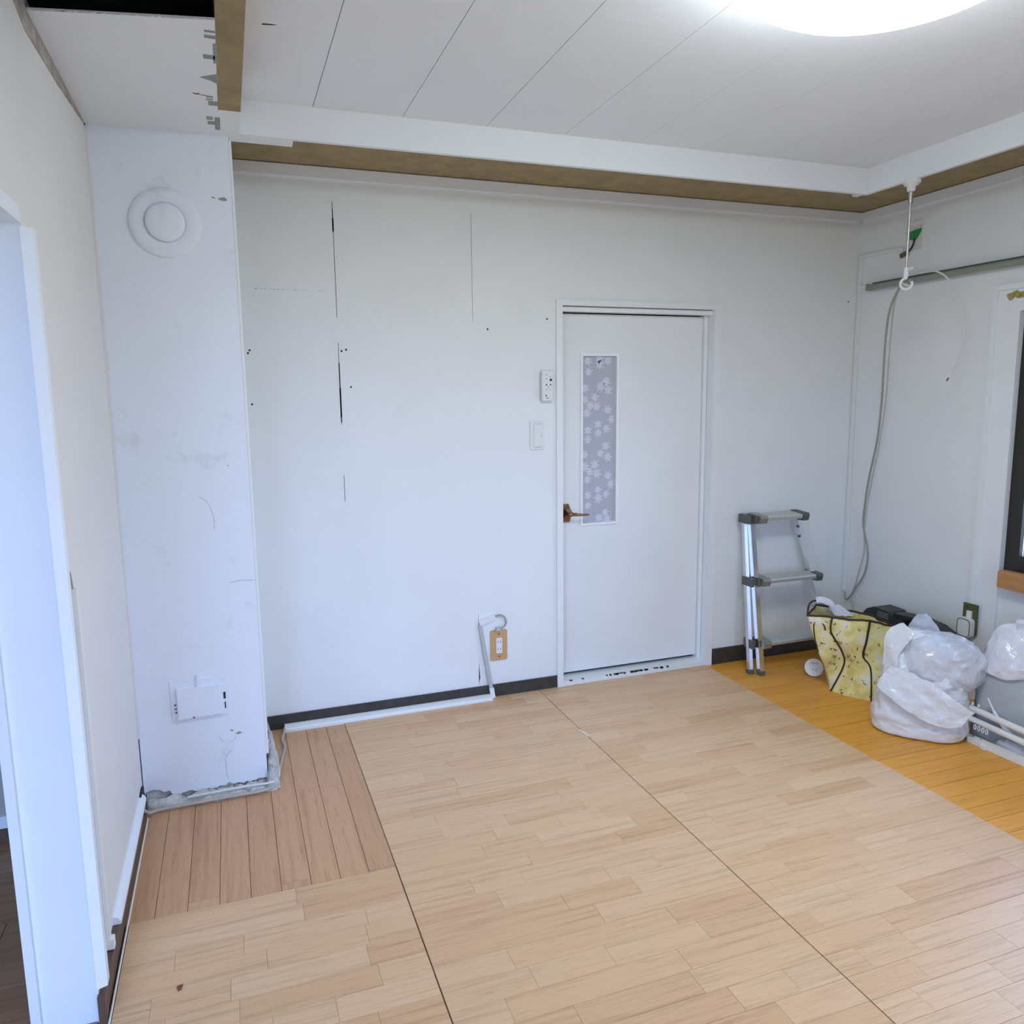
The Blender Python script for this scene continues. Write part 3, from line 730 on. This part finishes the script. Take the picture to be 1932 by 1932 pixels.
rl = thing('curtain_rail', 'grey metal curtain rail over the window', 'rail', (-.03, -.09, 1.9))
MB().prism([(-.044, 1.884), (-.044, 1.900), (-.038, 1.906), (-.008, 1.908), (-.008, 1.884), (-.018, 1.880), (-.036, 1.880)], 'y', -2.9, -.102).build('track', M['rail'], rl)
MB().box((-.008, -2.9, 1.885), (0, -.102, 1.918)).build('shadow_back_plate', M['grey_cap'], rl)  # dark plate behind the track, standing in for the shadow line along its top
MB().box((-.046, -.104, 1.878), (-.004, -.096, 1.910), .002).build('end_cap', M['rail'], rl)
cv = thing('cable_cover', 'white cable cover running down the right corner from the wall box', 'cable cover', (-.006, -.02, 1.2))
MB().box((-.010, -.026, .312), (0, -.002, 2.062), .002).build('riser', M['plastic'], cv)
MB().bar((-.005, -.01, 2.058), (-.005, -.282, 2.052), .008, .016, (0, 0, 1)).build('top_run', M['plastic'], cv)
MB().bar((-.004, -.026, 1.905), (-.004, -.060, 1.905), .008, .016, (0, 0, 1)).build('side_run', M['plastic'], cv)
ab = thing('wall_box', 'open aerial box with green tape high on the window wall', 'box', (0, -.342, 2.1))
fb = MB().frame('x', -.006, 0, -.385, -.298, 2.035, 2.166, .004)
fb.build('frame', M['wall_side'], ab); MB().box((-.0015, -.381, 2.039), (0, -.302, 2.162)).build('back', M['wall_side'], ab)
MB().prism([(-.380, 2.125), (-.305, 2.118), (-.315, 2.085), (-.345, 2.078), (-.362, 2.095)], 'x', -.016, -.002).build('tape', M['green_tape'], ab)
MB().tube(crv([(-.012, -.348, 2.088), (-.014, -.345, 2.06), (-.014, -.325, 2.035), (-.014, -.30, 2.020)], 5), .0045, 7).build('lead', M['black'], ab)
MB().bar((-.010, -.312, 2.028), (-.010, -.272, 2.018), .014, .020, (0, 0, 1)).build('lead_end', M['olive'], ab)
so = thing('wall_socket', 'bare olive metal socket bracket below the window', 'socket', (-.0205, -.775, .38))
bk = MB().box((-.030, -.782, .330), (-.0205, -.763, .437)).box((-.030, -.832, .300), (-.0205, -.812, .437)).box((-.030, -.812, .408), (-.0205, -.782, .437)); bk.build('bracket', M['olive'], so)
MB().box((-.034, -.810, .33), (-.0205, -.784, .406), .001).build('insert', M['plastic'], so)
ad = thing('plug_adapter', 'rounded white plug adapter hanging on the bare socket', 'plug', (-.03, -.76, .33))
MB().prism(rrect(-.828, -.758, .288, .374, .018), 'x', -.058, -.031).build('body', M['plastic'], ad)
MB().tube([(-.0585, p, q_) for p, q_ in rrect(-.824, -.762, .292, .370, .016)] + [(-.0585, -.762, .354)], .0016, 5).build('outline', M['piping'], ad)

# indoor drying pole with the cables looped over it
hp_ = thing('hanging_pole', 'white drying pole hanging from the ceiling fascia by the window', 'pole', (-.473, -.745, ZS))
hc = (-.470, -.752)
MB().lathe([(.034, 0), (.034, -.010), (.028, -.0115), (.027, -.018), (.017, -.0195), (.0155, -.038), (.010, -.042)], (*hc, ZS), 'z', 24).build('mount', M['plastic'], hp_)
MB().lathe([(.0085, -.044), (.0085, -.085)], (*hc, ZS), 'z', 14).build('collar', M['steel'], hp_)
MB().lathe([(.0048, -.08), (.0048, -.345)], (*hc, ZS), 'z', 12).build('rod', M['steel'], hp_)
MB().lathe([(.009, -.335), (.010, -.365), (.007, -.378)], (*hc, ZS), 'z', 14).build('hook_base', M['plastic'], hp_)
ring = [(hc[0]+.004+.019*math.cos(a), hc[1]-.019*math.cos(a)*.6, 1.810+.022*math.sin(a)) for a in [PI*.5+i*2*PI/16*.82 for i in range(17)]]
MB().tube(ring, .0055, 8).build('hook_ring', M['plastic'], hp_)
MB().tube([(hc[0]+.004, hc[1], 1.862), (hc[0]+.022, hc[1]-.006, 1.872), (hc[0]+.026, hc[1]-.006, 1.876)], .0055, 8).build('hook_tip', M['plastic'], hp_)
tag(MB().tube(crv([(-.44, -.745, 1.825), (-.42, -.702, 1.834), (-.4, -.642, 1.789), (-.33, -.539, 1.725), (-.25, -.447, 1.614), (-.2, -.396, 1.473), (-.16, -.355, 1.325), (-.12, -.302, 1.145), (-.08, -.224, .954), (-.06, -.186, .814), (-.05, -.173, .701), (-.04, -.196, .593), (-.04, -.204, .525), (-.03, -.175, .435), (-.03, -.126, .358), (-.03, -.089, .300), (-.025, -.052, .274), (-.012, -.03, .31)], 5), .0050, 7).build('cable', M['cable_grey'], None, (-.1, -.3, 1)),
    'grey cable drooping from the drying pole to the corner', 'cable')
tag(MB().tube(crv([(-.44, -.730, 1.815), (-.4, -.694, 1.827), (-.38, -.643, 1.818), (-.3, -.536, 1.767), (-.25, -.477, 1.658), (-.2, -.424, 1.52), (-.15, -.37, 1.325), (-.11, -.304, 1.119), (-.075, -.238, .941), (-.055, -.192, .786), (-.045, -.178, .66), (-.035, -.173, .561), (-.035, -.148, .458), (-.026, -.114, .364), (-.03, -.094, .302), (-.03, -.109, .276), (-.04, -.132, .202), (-.06, -.20, .2)], 5), .0034, 7).build('cable', M['cable_pale'], None, (-.1, -.3, .9)),
    'pale cable drooping beside the grey one down to the yellow bag', 'cable')
lp = thing('aerial_lead', 'thin white lead looping right from the drying pole hook', 'cable', (-.3, -.7, 1.8))
MB().tube(crv([(-.44, -.745, 1.802), (-.455, -.725, 1.815), (-.44, -.706, 1.835), (-.41, -.700, 1.850), (-.3, -.659, 1.875), (-.2, -.649, 1.885), (-.16, -.668, 1.861), (-.15, -.703, 1.813), (-.15, -.744, 1.726), (-.15, -.765, 1.647), (-.15, -.763, 1.56), (-.15, -.738, 1.488), (-.15, -.715, 1.449)], 6), .0036, 7).build('lead', M['cable_white'], lp)
MB().tube([(-.15, -.722, 1.462), (-.15, -.708, 1.436)], .0062, 8).build('connector', M['plastic'], lp)
MB().tube([(-.15, -.708, 1.436), (-.15, -.699, 1.420)], .0035, 7).build('pin', M['grey_cap'], lp)

# ------------------------------------------------------------------ aluminium step ladder
ld = thing('step_ladder', 'small aluminium step ladder folded against the wall right of the door', 'ladder', (-.52, -.13, 0))
def rail(p, q_, name='rail', wd=.021, dp=.034):
    o = MB().bar(p, q_, wd, dp, (0, 1, .2)).build(name, M['alu'], ld); return o
# rear frame (nearer the wall), then front frame
rl_ = [((-.728, -.185, .012), (-.693, -.050, .785)), ((-.205, -.185, .012), (-.340, -.045, .745))]
fl_ = [((-.692, -.222, .012), (-.672, -.075, .775)), ((-.238, -.222, .012), (-.386, -.075, .745))]
for a, b_ in rl_: rail(a, b_, 'rear_leg', .022, .020)
for a, b_ in fl_: rail(a, b_, 'front_leg', .026, .026)
for (a, b_) in rl_+fl_:
    MB().box((a[0]-.015, a[1]-.016, -.001), (a[0]+.015, a[1]+.016, .022), .003).build('rubber_foot', M['grey_cap'], ld)
def step(z, xl, xr, yf, yb, top=False):
    s = MB().prism([(yf, z-.022), (yf-.004, z-.008), (yf, z), (yb, z+.006), (yb+.002, z-.004), (yb, z-.014)], 'x', xl+.045, xr-.018)
    st = s.build('step', M['alu_step'], ld)
    for x0, x1, k in ((xl+.004, xl+.048, 0), (xr-.022, xr+.016, 1)):
        MB().prism([(yf-.002, z-.034), (yf-.010, z-.008), (yf-.004, z+.004), (yb+.004, z+.010), (yb+.008, z-.004), (yb+.004, z-.028)], 'x', x0, x1).build('end_cap', M['grey_cap'] if k else M['rail'], st)
    # brackets wrapping the rails on the left
    MB().box((xl-.052, yf+.010, z-.035), (xl-.036, yb+.012, z+.008), .003).build('hinge', M['grey_cap'], st)
    MB().box((xl-.016, yf+.004, z-.035), (xl-.002, yb+.008, z+.008), .003).build('hinge', M['grey_cap'], st)
step(.775, -.668, -.385, -.135, -.050, True)
step(.468, -.672, -.322, -.180, -.100)
step(.162, -.680, -.262, -.215, -.140)
tl = MB()
for p in ((-.398, -.088, .705), (-.352, -.056, .700), (-.392, -.094, .655), (-.345, -.062, .650)): tl.lathe([(.007, -.012), (.007, -.002)], p, 'y', 10)
tl.build('rivet', M['grey_cap'], ld)
# scale printed on the inside of the front left leg
sc_ = MB()
for k in range(9):
    z = .70-.045*k; u = (z-.012)/(.775-.012); x = -.692+.020*u; yy = -.222+.147*u
    sc_.box((x+.0125, yy-.010, z), (x+.0145, yy+.008, z+.0045))
sc_.build('scale_mark', M['print'], ld)

# ------------------------------------------------------------------ crumpled soft things
def crumple(p, s, a, seed):
    q_ = Vector(p)*s + Vector((seed*7.3, seed*3.1, seed*1.7))
    v1 = noise.noise_vector(q_); v2 = noise.noise_vector(q_*2.7)
    rdg = abs(noise.noise(q_*1.6))
    return v1*a + v2*(a*.4) + Vector((rdg, rdg, 0))*(a*.5)
def blob(rings, d, r_, nseg=72, sub=6, amp=.012, freq=14, seed=1, ex=2.6, z_keep=0.0, cap=True):
    """rings: (z, cx, cy, u_left, u_right, depth_near, depth_far) – squarish loops skinned upwards"""
    d = Vector((*d, 0)); r_ = Vector((*r_, 0)); vs = []; fs = []
    R_ = []
    for i in range(len(rings)-1):
        a, b_, c, e_ = rings[max(i-1, 0)], rings[i], rings[i+1], rings[min(i+2, len(rings)-1)]
        for j in range(sub):
            t_ = j/sub
            R_.append([.5*((2*b_[k])+(c[k]-a[k])*t_+(2*a[k]-5*b_[k]+4*c[k]-e_[k])*t_*t_+(3*b_[k]-a[k]-3*c[k]+e_[k])*t_**3) for k in range(7)])
    R_.append(list(rings[-1]))
    for z, cx_, cy_, ul, ur, dn, df in R_:
        for j in range(nseg):
            an = 2*PI*j/nseg; ca, sa = math.cos(an), math.sin(an)
            cu = math.copysign(abs(ca)**(2/ex), ca); su = math.copysign(abs(sa)**(2/ex), sa)
            p = Vector((cx_, cy_, z)) + r_*(cu*(ur if cu > 0 else -ul)) + d*(su*(df if su > 0 else -dn))
            k = min(1, max(.15, z/.05))
            p += crumple(p, freq, amp, seed)*k
            p.z = max(p.z, z_keep)
            vs.append(p)
    k = len(R_)
    for i in range(k-1):
        for j in range(nseg): fs.append((i*nseg+j, i*nseg+(j+1) % nseg, (i+1)*nseg+(j+1) % nseg, (i+1)*nseg+j))
    if cap: fs += [tuple(range(nseg-1, -1, -1)), tuple((k-1)*nseg+j for j in range(nseg))]
    return MB().add(vs, fs, True)

# yellow tote
tt = thing('tote_bag', 'crumpled yellow printed tote bag with dark piping beside the ladder', 'bag', (-.45, -.56, 0))
colL = [(-.640, -.47, .362), (-.622, -.48, .292), (-.580, -.49, .175), (-.531, -.49, .092), (-.508, -.49, 0)]
colFL = [(-.552, -.53, .358), (-.554, -.53, .293), (-.496, -.54, .198), (-.48, -.54, .127), (-.528, -.517, 0)]
colFR = [(-.431, -.63, .357), (-.446, -.63, .265), (-.449, -.62, .192), (-.432, -.65, .14), (-.447, -.678, 0)]
colR = [(-.321, -.66, .328), (-.335, -.67, .251), (-.354, -.68, .169), (-.377, -.69, .101), (-.43, -.70, 0)]
colB2 = [(-.30, -.50, .335), (-.31, -.50, .25), (-.32, -.51, .17), (-.34, -.52, .10), (-.36, -.53, 0)]
colB1 = [(-.50, -.365, .372), (-.50, -.37, .29), (-.48, -.38, .18), (-.47, -.40, .09), (-.46, -.42, 0)]
cols = [crv(c, 8) for c in (colL, colFL, colFR, colR, colB2, colB1)]
rows = len(cols[0]); segs = 10
vs = []; fs = []
def edgept(a, b_, t_, bulge):
    p = a.lerp(b_, t_); nrm = (b_-a).cross(Vector((0, 0, 1))).normalized()
    return p + nrm*(bulge*math.sin(PI*t_))
nper = segs*6
for i in range(rows):
    for c in range(6):
        for s in range(segs):
            p = edgept(cols[c][i], cols[(c+1) % 6][i], s/segs, (.004, .010, .006, .0, .0, .0)[c])
            if s: p = p + crumple(p, 15, .010, 3)*math.sin(PI*s/segs)
            vs.append(p)
for i in range(rows-1):
    for j in range(nper): fs.append((i*nper+j, i*nper+(j+1) % nper, (i+1)*nper+(j+1) % nper, (i+1)*nper+j))
tb = MB().add(vs, fs, True); tb.add(vs[-nper:], [tuple(range(nper))])
tb.build('body', M['tote'], tt)
MB().tube([v_ + Vector((-.002, -.002, 0)) for v_ in cols[1]], .0040, 7).build('piping', M['piping'], tt)
MB().tube([v_ + Vector((-.001, -.003, 0)) for v_ in cols[2]], [.0052]*17+[.0036]*(rows-17), 7).build('piping', M['piping'], tt)
rim = vs[:nper] + [vs[0]]
MB().tube([Vector(p)+Vector((0, 0, .002)) for p in rim], .0048, 7).build('rim', M['piping'], tt)
MB().tube(crv([(-.617, -.487, .318), (-.613, -.493, .337), (-.598, -.505, .340), (-.583, -.515, .322), (-.577, -.519, .300)], 5), .0032, 7).build('handle_loop', M['piping'], tt)
MB().tube(crv([(-.617, -.487, .318), (-.612, -.489, .27), (-.600, -.489, .23), (-.588, -.491, .19)], 5), .0028, 7).build('piping', M['piping'], tt)
MB().tube(crv([(-.64, -.47, .362), (-.60, -.43, .395), (-.55, -.40, .405), (-.50, -.385, .395)], 6), .0042, 7).build('handle', M['piping'], tt)
# ink flecks of the print
fk = MB(); r = random.Random(14)
ilo = 0
for k in range(34):
    i = r.randrange(3, rows-3); j = r.randrange(1, segs*3-1)
    p = Vector(vs[i*nper+j]); nx = Vector(vs[i*nper+(j+1) % nper]) - p; dn = Vector(vs[(i+1)*nper+j]) - p
    nrm = nx.cross(dn).normalized()
    if nrm.y > 0: nrm = -nrm
    for q_ in range(3):
        o_ = nx.normalized()*r.uniform(-.008, .008) + dn.normalized()*r.uniform(-.008, .008)
        a = r.uniform(-.6, .9); dr = nx.normalized()*math.sin(a) + dn.normalized()*math.cos(a)
        l = r.uniform(.002, .007); c0 = p+o_+nrm*.0018
        fk.bar(c0-dr*l, c0+dr*l, r.uniform(.0014, .003), .0010, nrm)
fk.build('printed_fleck', M['piping'], tt)['kind'] = 'stuff'

# white plastic carrier stuffed in the tote
wc = MB()
def sheet(mb, a_pts, b_pts, n_=10, amp=.006, seed=5, thick=.003):
    A, B = crv(a_pts, 5), crv(b_pts, 5); k = len(A); V0 = []; 
    for i in range(k):
        for j in range(n_+1):
            p = A[i].lerp(B[i], j/n_); p = p + crumple(p, 28, amp, seed); V0.append(p)
    V1 = [p + Vector((.0, thick, thick*.5)) for p in V0]; F = []
    for i in range(k-1):
        for j in range(n_):
            q_ = (i*(n_+1)+j, (i+1)*(n_+1)+j, (i+1)*(n_+1)+j+1, i*(n_+1)+j+1); F.append(q_); F.append(tuple(x_+len(V0) for x_ in reversed(q_)))
    return mb.add(V0+V1, F, True)
sheet(wc, [(-.572, -.45, .410), (-.54, -.45, .408), (-.507, -.455, .390), (-.480, -.46, .345)], [(-.561, -.43, .430), (-.52, -.43, .428), (-.475, -.44, .408), (-.43, -.45, .350)])
sheet(wc, [(-.508, -.455, .395), (-.49, -.46, .375), (-.478, -.47, .345)], [(-.43, -.44, .385), (-.385, -.45, .350), (-.35, -.46, .325)], seed=8)
tag(wc.build('carrier_bag', M['bag_top'], None, (-.48, -.45, .37)), 'folded white plastic carrier sticking out of the yellow tote', 'plastic bag')
tag(sheet(MB(), [(-.46, -.40, .395), (-.44, -.41, .375)], [(-.43, -.40, .385), (-.405, -.41, .362)], seed=2).build('black_strap', M['black'], None, (-.44, -.4, .37)), 'short black strap sticking out behind the white carrier', 'strap')

# small round lid leaning beside the tote
lid = thing('lid', 'small round white lid standing by the tote on the amber boards', 'lid', (-.46, -.34, 0))
bm = MB()
cl_ = Vector((-.468, -.335, .046)); ax = Vector((-.56, -.72, .42)).normalized(); u_ = ax.cross(Vector((0, 0, 1))).normalized(); v2_ = u_.cross(ax)
def disc(mb, r0, r1, h0, h1, n_=28):
    vs = []
    for r_, h in ((r0, h0), (r0, h1), (r1, h1)):
        for j in range(n_): a = 2*PI*j/n_; vs.append(cl_ + ax*h + (u_*math.cos(a)+v2_*math.sin(a))*r_)
    fs = [(i*n_+j, i*n_+(j+1) % n_, (i+1)*n_+(j+1) % n_, (i+1)*n_+j) for i in range(2) for j in range(n_)] + [tuple(range(n_-1, -1, -1)), tuple(2*n_+j for j in range(n_))]
    return mb.add(vs, fs)
disc(bm, .043, .040, -.012, .003).build('body', M['plastic'], lid)
disc(MB(), .033, .032, .003, .0036).build('label_face', M['splinter'], lid)
mk = MB()
for a, b_, l in ((-.018, .020, .036), (-.010, -.012, .010), (.006, -.014, .008), (.012, -.004, .006)):
    p = cl_ + ax*.0038 + u_*(-a) + v2_*b_; mk.bar(p - u_*0, p - u_*l, .0022, .0006, ax)
mk.build('print', M['print'], lid)

# black tool case behind the bags
tc_ = thing('tool_case', 'black plastic tool case standing against the window wall', 'case', (-.11, -.52, 0))
prof = [(-.305, 0), (-.300, .255), (-.312, .290), (-.335, .313), (-.375, .330), (-.465, .326), (-.485, .312), (-.545, .306), (-.575, .290), (-.700, .280), (-.750, .275), (-.785, .250), (-.790, 0)]
MB().prism(prof, 'x', -.155, -.050).build('body', M['black'], tc_)
MB().prism([(-.480, .308), (-.485, .324), (-.62, .334), (-.715, .324), (-.772, .302), (-.784, .26), (-.762, .262), (-.748, .290), (-.70, .306), (-.62, .316), (-.56, .310), (-.545, .300)], 'x', -.140, -.070).build('handle', M['black'], tc_)
MB().box((-.1575, -.47, .285), (-.150, -.40, .318), .003).build('latch', M['grey_cap'], tc_)

# big white rubbish bag
dv, rv_ = (.752, .66), (.66, -.752)
bag = thing('rubbish_bag', 'bulging milky white rubbish bag between yellow tote and white poles', 'plastic bag', (-.48, -.96, 0))
R1 = [(.0, -.475, -.965, -.165, .150, -.135, .10), (.012, -.475, -.965, -.180, .165, -.152, .12), (.05, -.475, -.965, -.180, .172, -.152, .13), (.12, -.476, -.968, -.172, .165, -.145, .13), (.19, -.478, -.972, -.160, .160, -.130, .125), (.26, -.480, -.976, -.152, .155, -.115, .12), (.33, -.480, -.978, -.148, .120, -.09, .10), (.385, -.480, -.978, -.140, .06, -.06, .07), (.415, -.480, -.978, -.12, -.01, -.03, .03)]
blob(R1, dv, rv_, amp=.013, freq=17, seed=4, ex=3.0, sub=10, nseg=110).build('body', M['bag_milky'], bag)
R2_ = [(.19, -.472, -.986, -.04, .120, -.075, .10), (.22, -.472, -.986, -.085, .170, -.105, .11), (.265, -.474, -.984, -.105, .212, -.120, .11), (.32, -.476, -.984, -.110, .198, -.115, .11), (.37, -.476, -.982, -.09, .175, -.10, .10), (.40, -.474, -.978, -.05, .150, -.075, .08), (.416, -.470, -.972, -.01, .11, -.04, .05)]
blob(R2_, dv, rv_, amp=.019, freq=11, seed=9, ex=2.3, sub=10, nseg=96).build('crinkled_top', M['bag_clear'], bag)
# corner that stands up on the left, folded flap across the front, wisp at the back
def P(u, dd, z): return (-.48+dv[0]*dd+rv_[0]*u, -.98+dv[1]*dd+rv_[1]*u, z)
fb_ = MB()
sheet(fb_, [P(-.150, -.06, .27), P(-.152, -.05, .33), P(-.150, -.04, .385), P(-.125, -.03, .425), P(-.085, -.03, .445)], [P(-.100, -.115, .26), P(-.098, -.10, .32), P(-.080, -.085, .36), P(-.055, -.07, .395), P(-.045, -.05, .42)], amp=.005, seed=15)
fb_.build('raised_corner', M['bag_milky'], bag)
fl2 = MB()
sheet(fl2, [P(-.165, -.13, .20), P(-.11, -.155, .165), P(-.03, -.160, .115), P(.06, -.160, .085), P(.14, -.145, .09)], [P(-.12, -.115, .285), P(-.05, -.135, .275), P(.03, -.14, .245), P(.10, -.140, .20), P(.175, -.13, .155)], n_=14, amp=.008, seed=17, thick=.005)
fl2.build('folded_flap', M['bag_milky'], bag)
wsp = MB(); sheet(wsp, [P(-.075, .10, .38), P(-.06, .10, .42), P(-.035, .10, .455)], [P(.045, .10, .385), P(.03, .10, .42), P(-.005, .10, .462)], n_=8, amp=.008, seed=19)
wsp.build('loose_wisp', M['bag_clear'], bag)

# grey bag at the far right with its white gathered top
dv2, rv2 = (.827, .562), (.562, -.827)
gb = thing('rubbish_bag', 'big grey plastic bag with a white gathered top under the window', 'plastic bag', (-.15, -1.3, 0))
R4 = [(.0, -.185, -1.285, -.235, .19, -.09, .06), (.02, -.185, -1.285, -.245, .20, -.10, .07), (.10, -.185, -1.285, -.245, .20, -.105, .07), (.18, -.185, -1.285, -.243, .20, -.10, .07), (.25, -.183, -1.280, -.232, .19, -.092, .07), (.31, -.180, -1.278, -.205, .18, -.075, .06), (.35, -.180, -1.278, -.15, .15, -.05, .05), (.365, -.180, -1.278, -.08, .10, -.02, .03)]
blob(R4, dv2, rv2, amp=.010, freq=8, seed=22, ex=2.8).build('body', M['bag_grey'], gb)
R5 = [(.285, -.185, -1.285, -.238, .20, -.095, .07), (.31, -.185, -1.285, -.235, .20, -.100, .07), (.36, -.185, -1.28, -.218, .19, -.098, .07), (.41, -.185, -1.28, -.20, .18, -.080, .06), (.45, -.185, -1.28, -.175, .17, -.055, .05), (.47, -.185, -1.28, -.13, .13, -.03, .03)]
blob(R5, dv2, rv2, amp=.020, freq=8, seed=27, ex=2.2, sub=9, nseg=96).build('gathered_top', M['bag_top'], gb)
def P2(u, dd, z): return (-.185+dv2[0]*dd+rv2[0]*u, -1.285+dv2[1]*dd+rv2[1]*u, z)
kn = MB(); sheet(kn, [P2(-.12, -.02, .455), P2(-.125, -.03, .48), P2(-.115, -.04, .505)], [P2(-.02, -.02, .46), P2(-.04, -.03, .495), P2(-.07, -.04, .520)], n_=8, amp=.012, seed=33)
kn.build('knot', M['bag_top'], gb)
st_ = MB().tube(crv([P2(-.19, -.120, .20), P2(-.165, -.124, .15), P2(-.13, -.128, .10), P2(-.09, -.130, .06)], 5), [.004]*5+[.007]*5+[.009]*6, 6)
st_.build('fold', M['bag_top'], gb)

# white poles lying in front of the grey bag
def pole(name, label, p, q_, r_, holes):
    t = thing(name, label, 'pole', p, 'white poles')
    MB().tube([p, q_], r_, 14).build('tube', M['plastic'], t)
    return t
p1 = pole('curtain_pole', 'upper white pole lying across the front of the grey bag', (-.376, -1.10, .128), (-.392, -2.0, .112), .0125, 0)
for k in range(2):
    yy = -1.125-.026*k; MB().tube([(-.380+.004*math.cos(a), yy, .144+.011*math.sin(a)) for a in [i*PI/6 for i in range(7)]], .0028, 6).build('ring', M['plastic'], p1)
p2 = pole('curtain_pole', 'lower white pole lying under the upper pole by the grey bag', (-.372, -1.105, .082), (-.392, -2.0, .072), .0125, 0)
for k in range(4):
    yy = -1.148-.017*k; MB().tube([(-.388, yy+.005*math.sin(a), .062+.010*math.cos(a)) for a in [i*2*PI/10 for i in range(11)]], .0022, 6).build('ring', M['plastic'], p2)
p3 = thing('flat_pole', 'white flat rail with a clip lying on the amber floor by the grey bag', 'pole', (-.39, -1.5, 0), 'white poles')
MB().bar((-.400, -1.142, .014), (-.372, -2.0, .014), .024, .026, (0, 0, 1)).build('rail_body', M['plastic'], p3)
MB().lathe([(.0135, -.013), (.0135, .013)], (-.400, -1.142, .014), 'z', 16).build('rounded_end', M['plastic'], p3)
MB().box((-.420, -1.222, 0), (-.398, -1.200, .018), .002).build('clip', M['plastic'], p3)
MB().lathe([(.003, .0265), (.002, .0285)], (-.398, -1.185, 0), 'z', 8).build('screw', M['print'], p3)
# loose crushed clear wrapper under the poles
tag(blob([(.0, -.345, -1.28, -.07, .09, -.03, .03), (.015, -.345, -1.28, -.085, .10, -.036, .03), (.035, -.345, -1.28, -.07, .09, -.03, .025), (.05, -.345, -1.28, -.03, .05, -.015, .015)], dv2, (0, -1), amp=.014, freq=30, seed=40, nseg=36, sub=4).build('wrapper', M['bag_clear'], None, (-.345, -1.28, 0)),
    'crushed clear wrapper lying under the white poles', 'wrapper')

# ------------------------------------------------------------------ bits lying on the floor
tag(MB().bar((-1.797, -.489, .0050), (-1.788, -.552, .0050), .006, .003).build('splinter', M['splinter'], None, (-1.79, -.52, .004)), 'tiny white splinter lying on the mat seam', 'splinter')
tag(MB().prism([(-3.285, -1.438), (-3.272, -1.436), (-3.276, -1.450), (-3.281, -1.452)], 'z', .0034, .008).build('wood_chip', M['rust'], None, (-3.278, -1.444, .004)), 'small red brown chip lying on the left mat', 'chip')
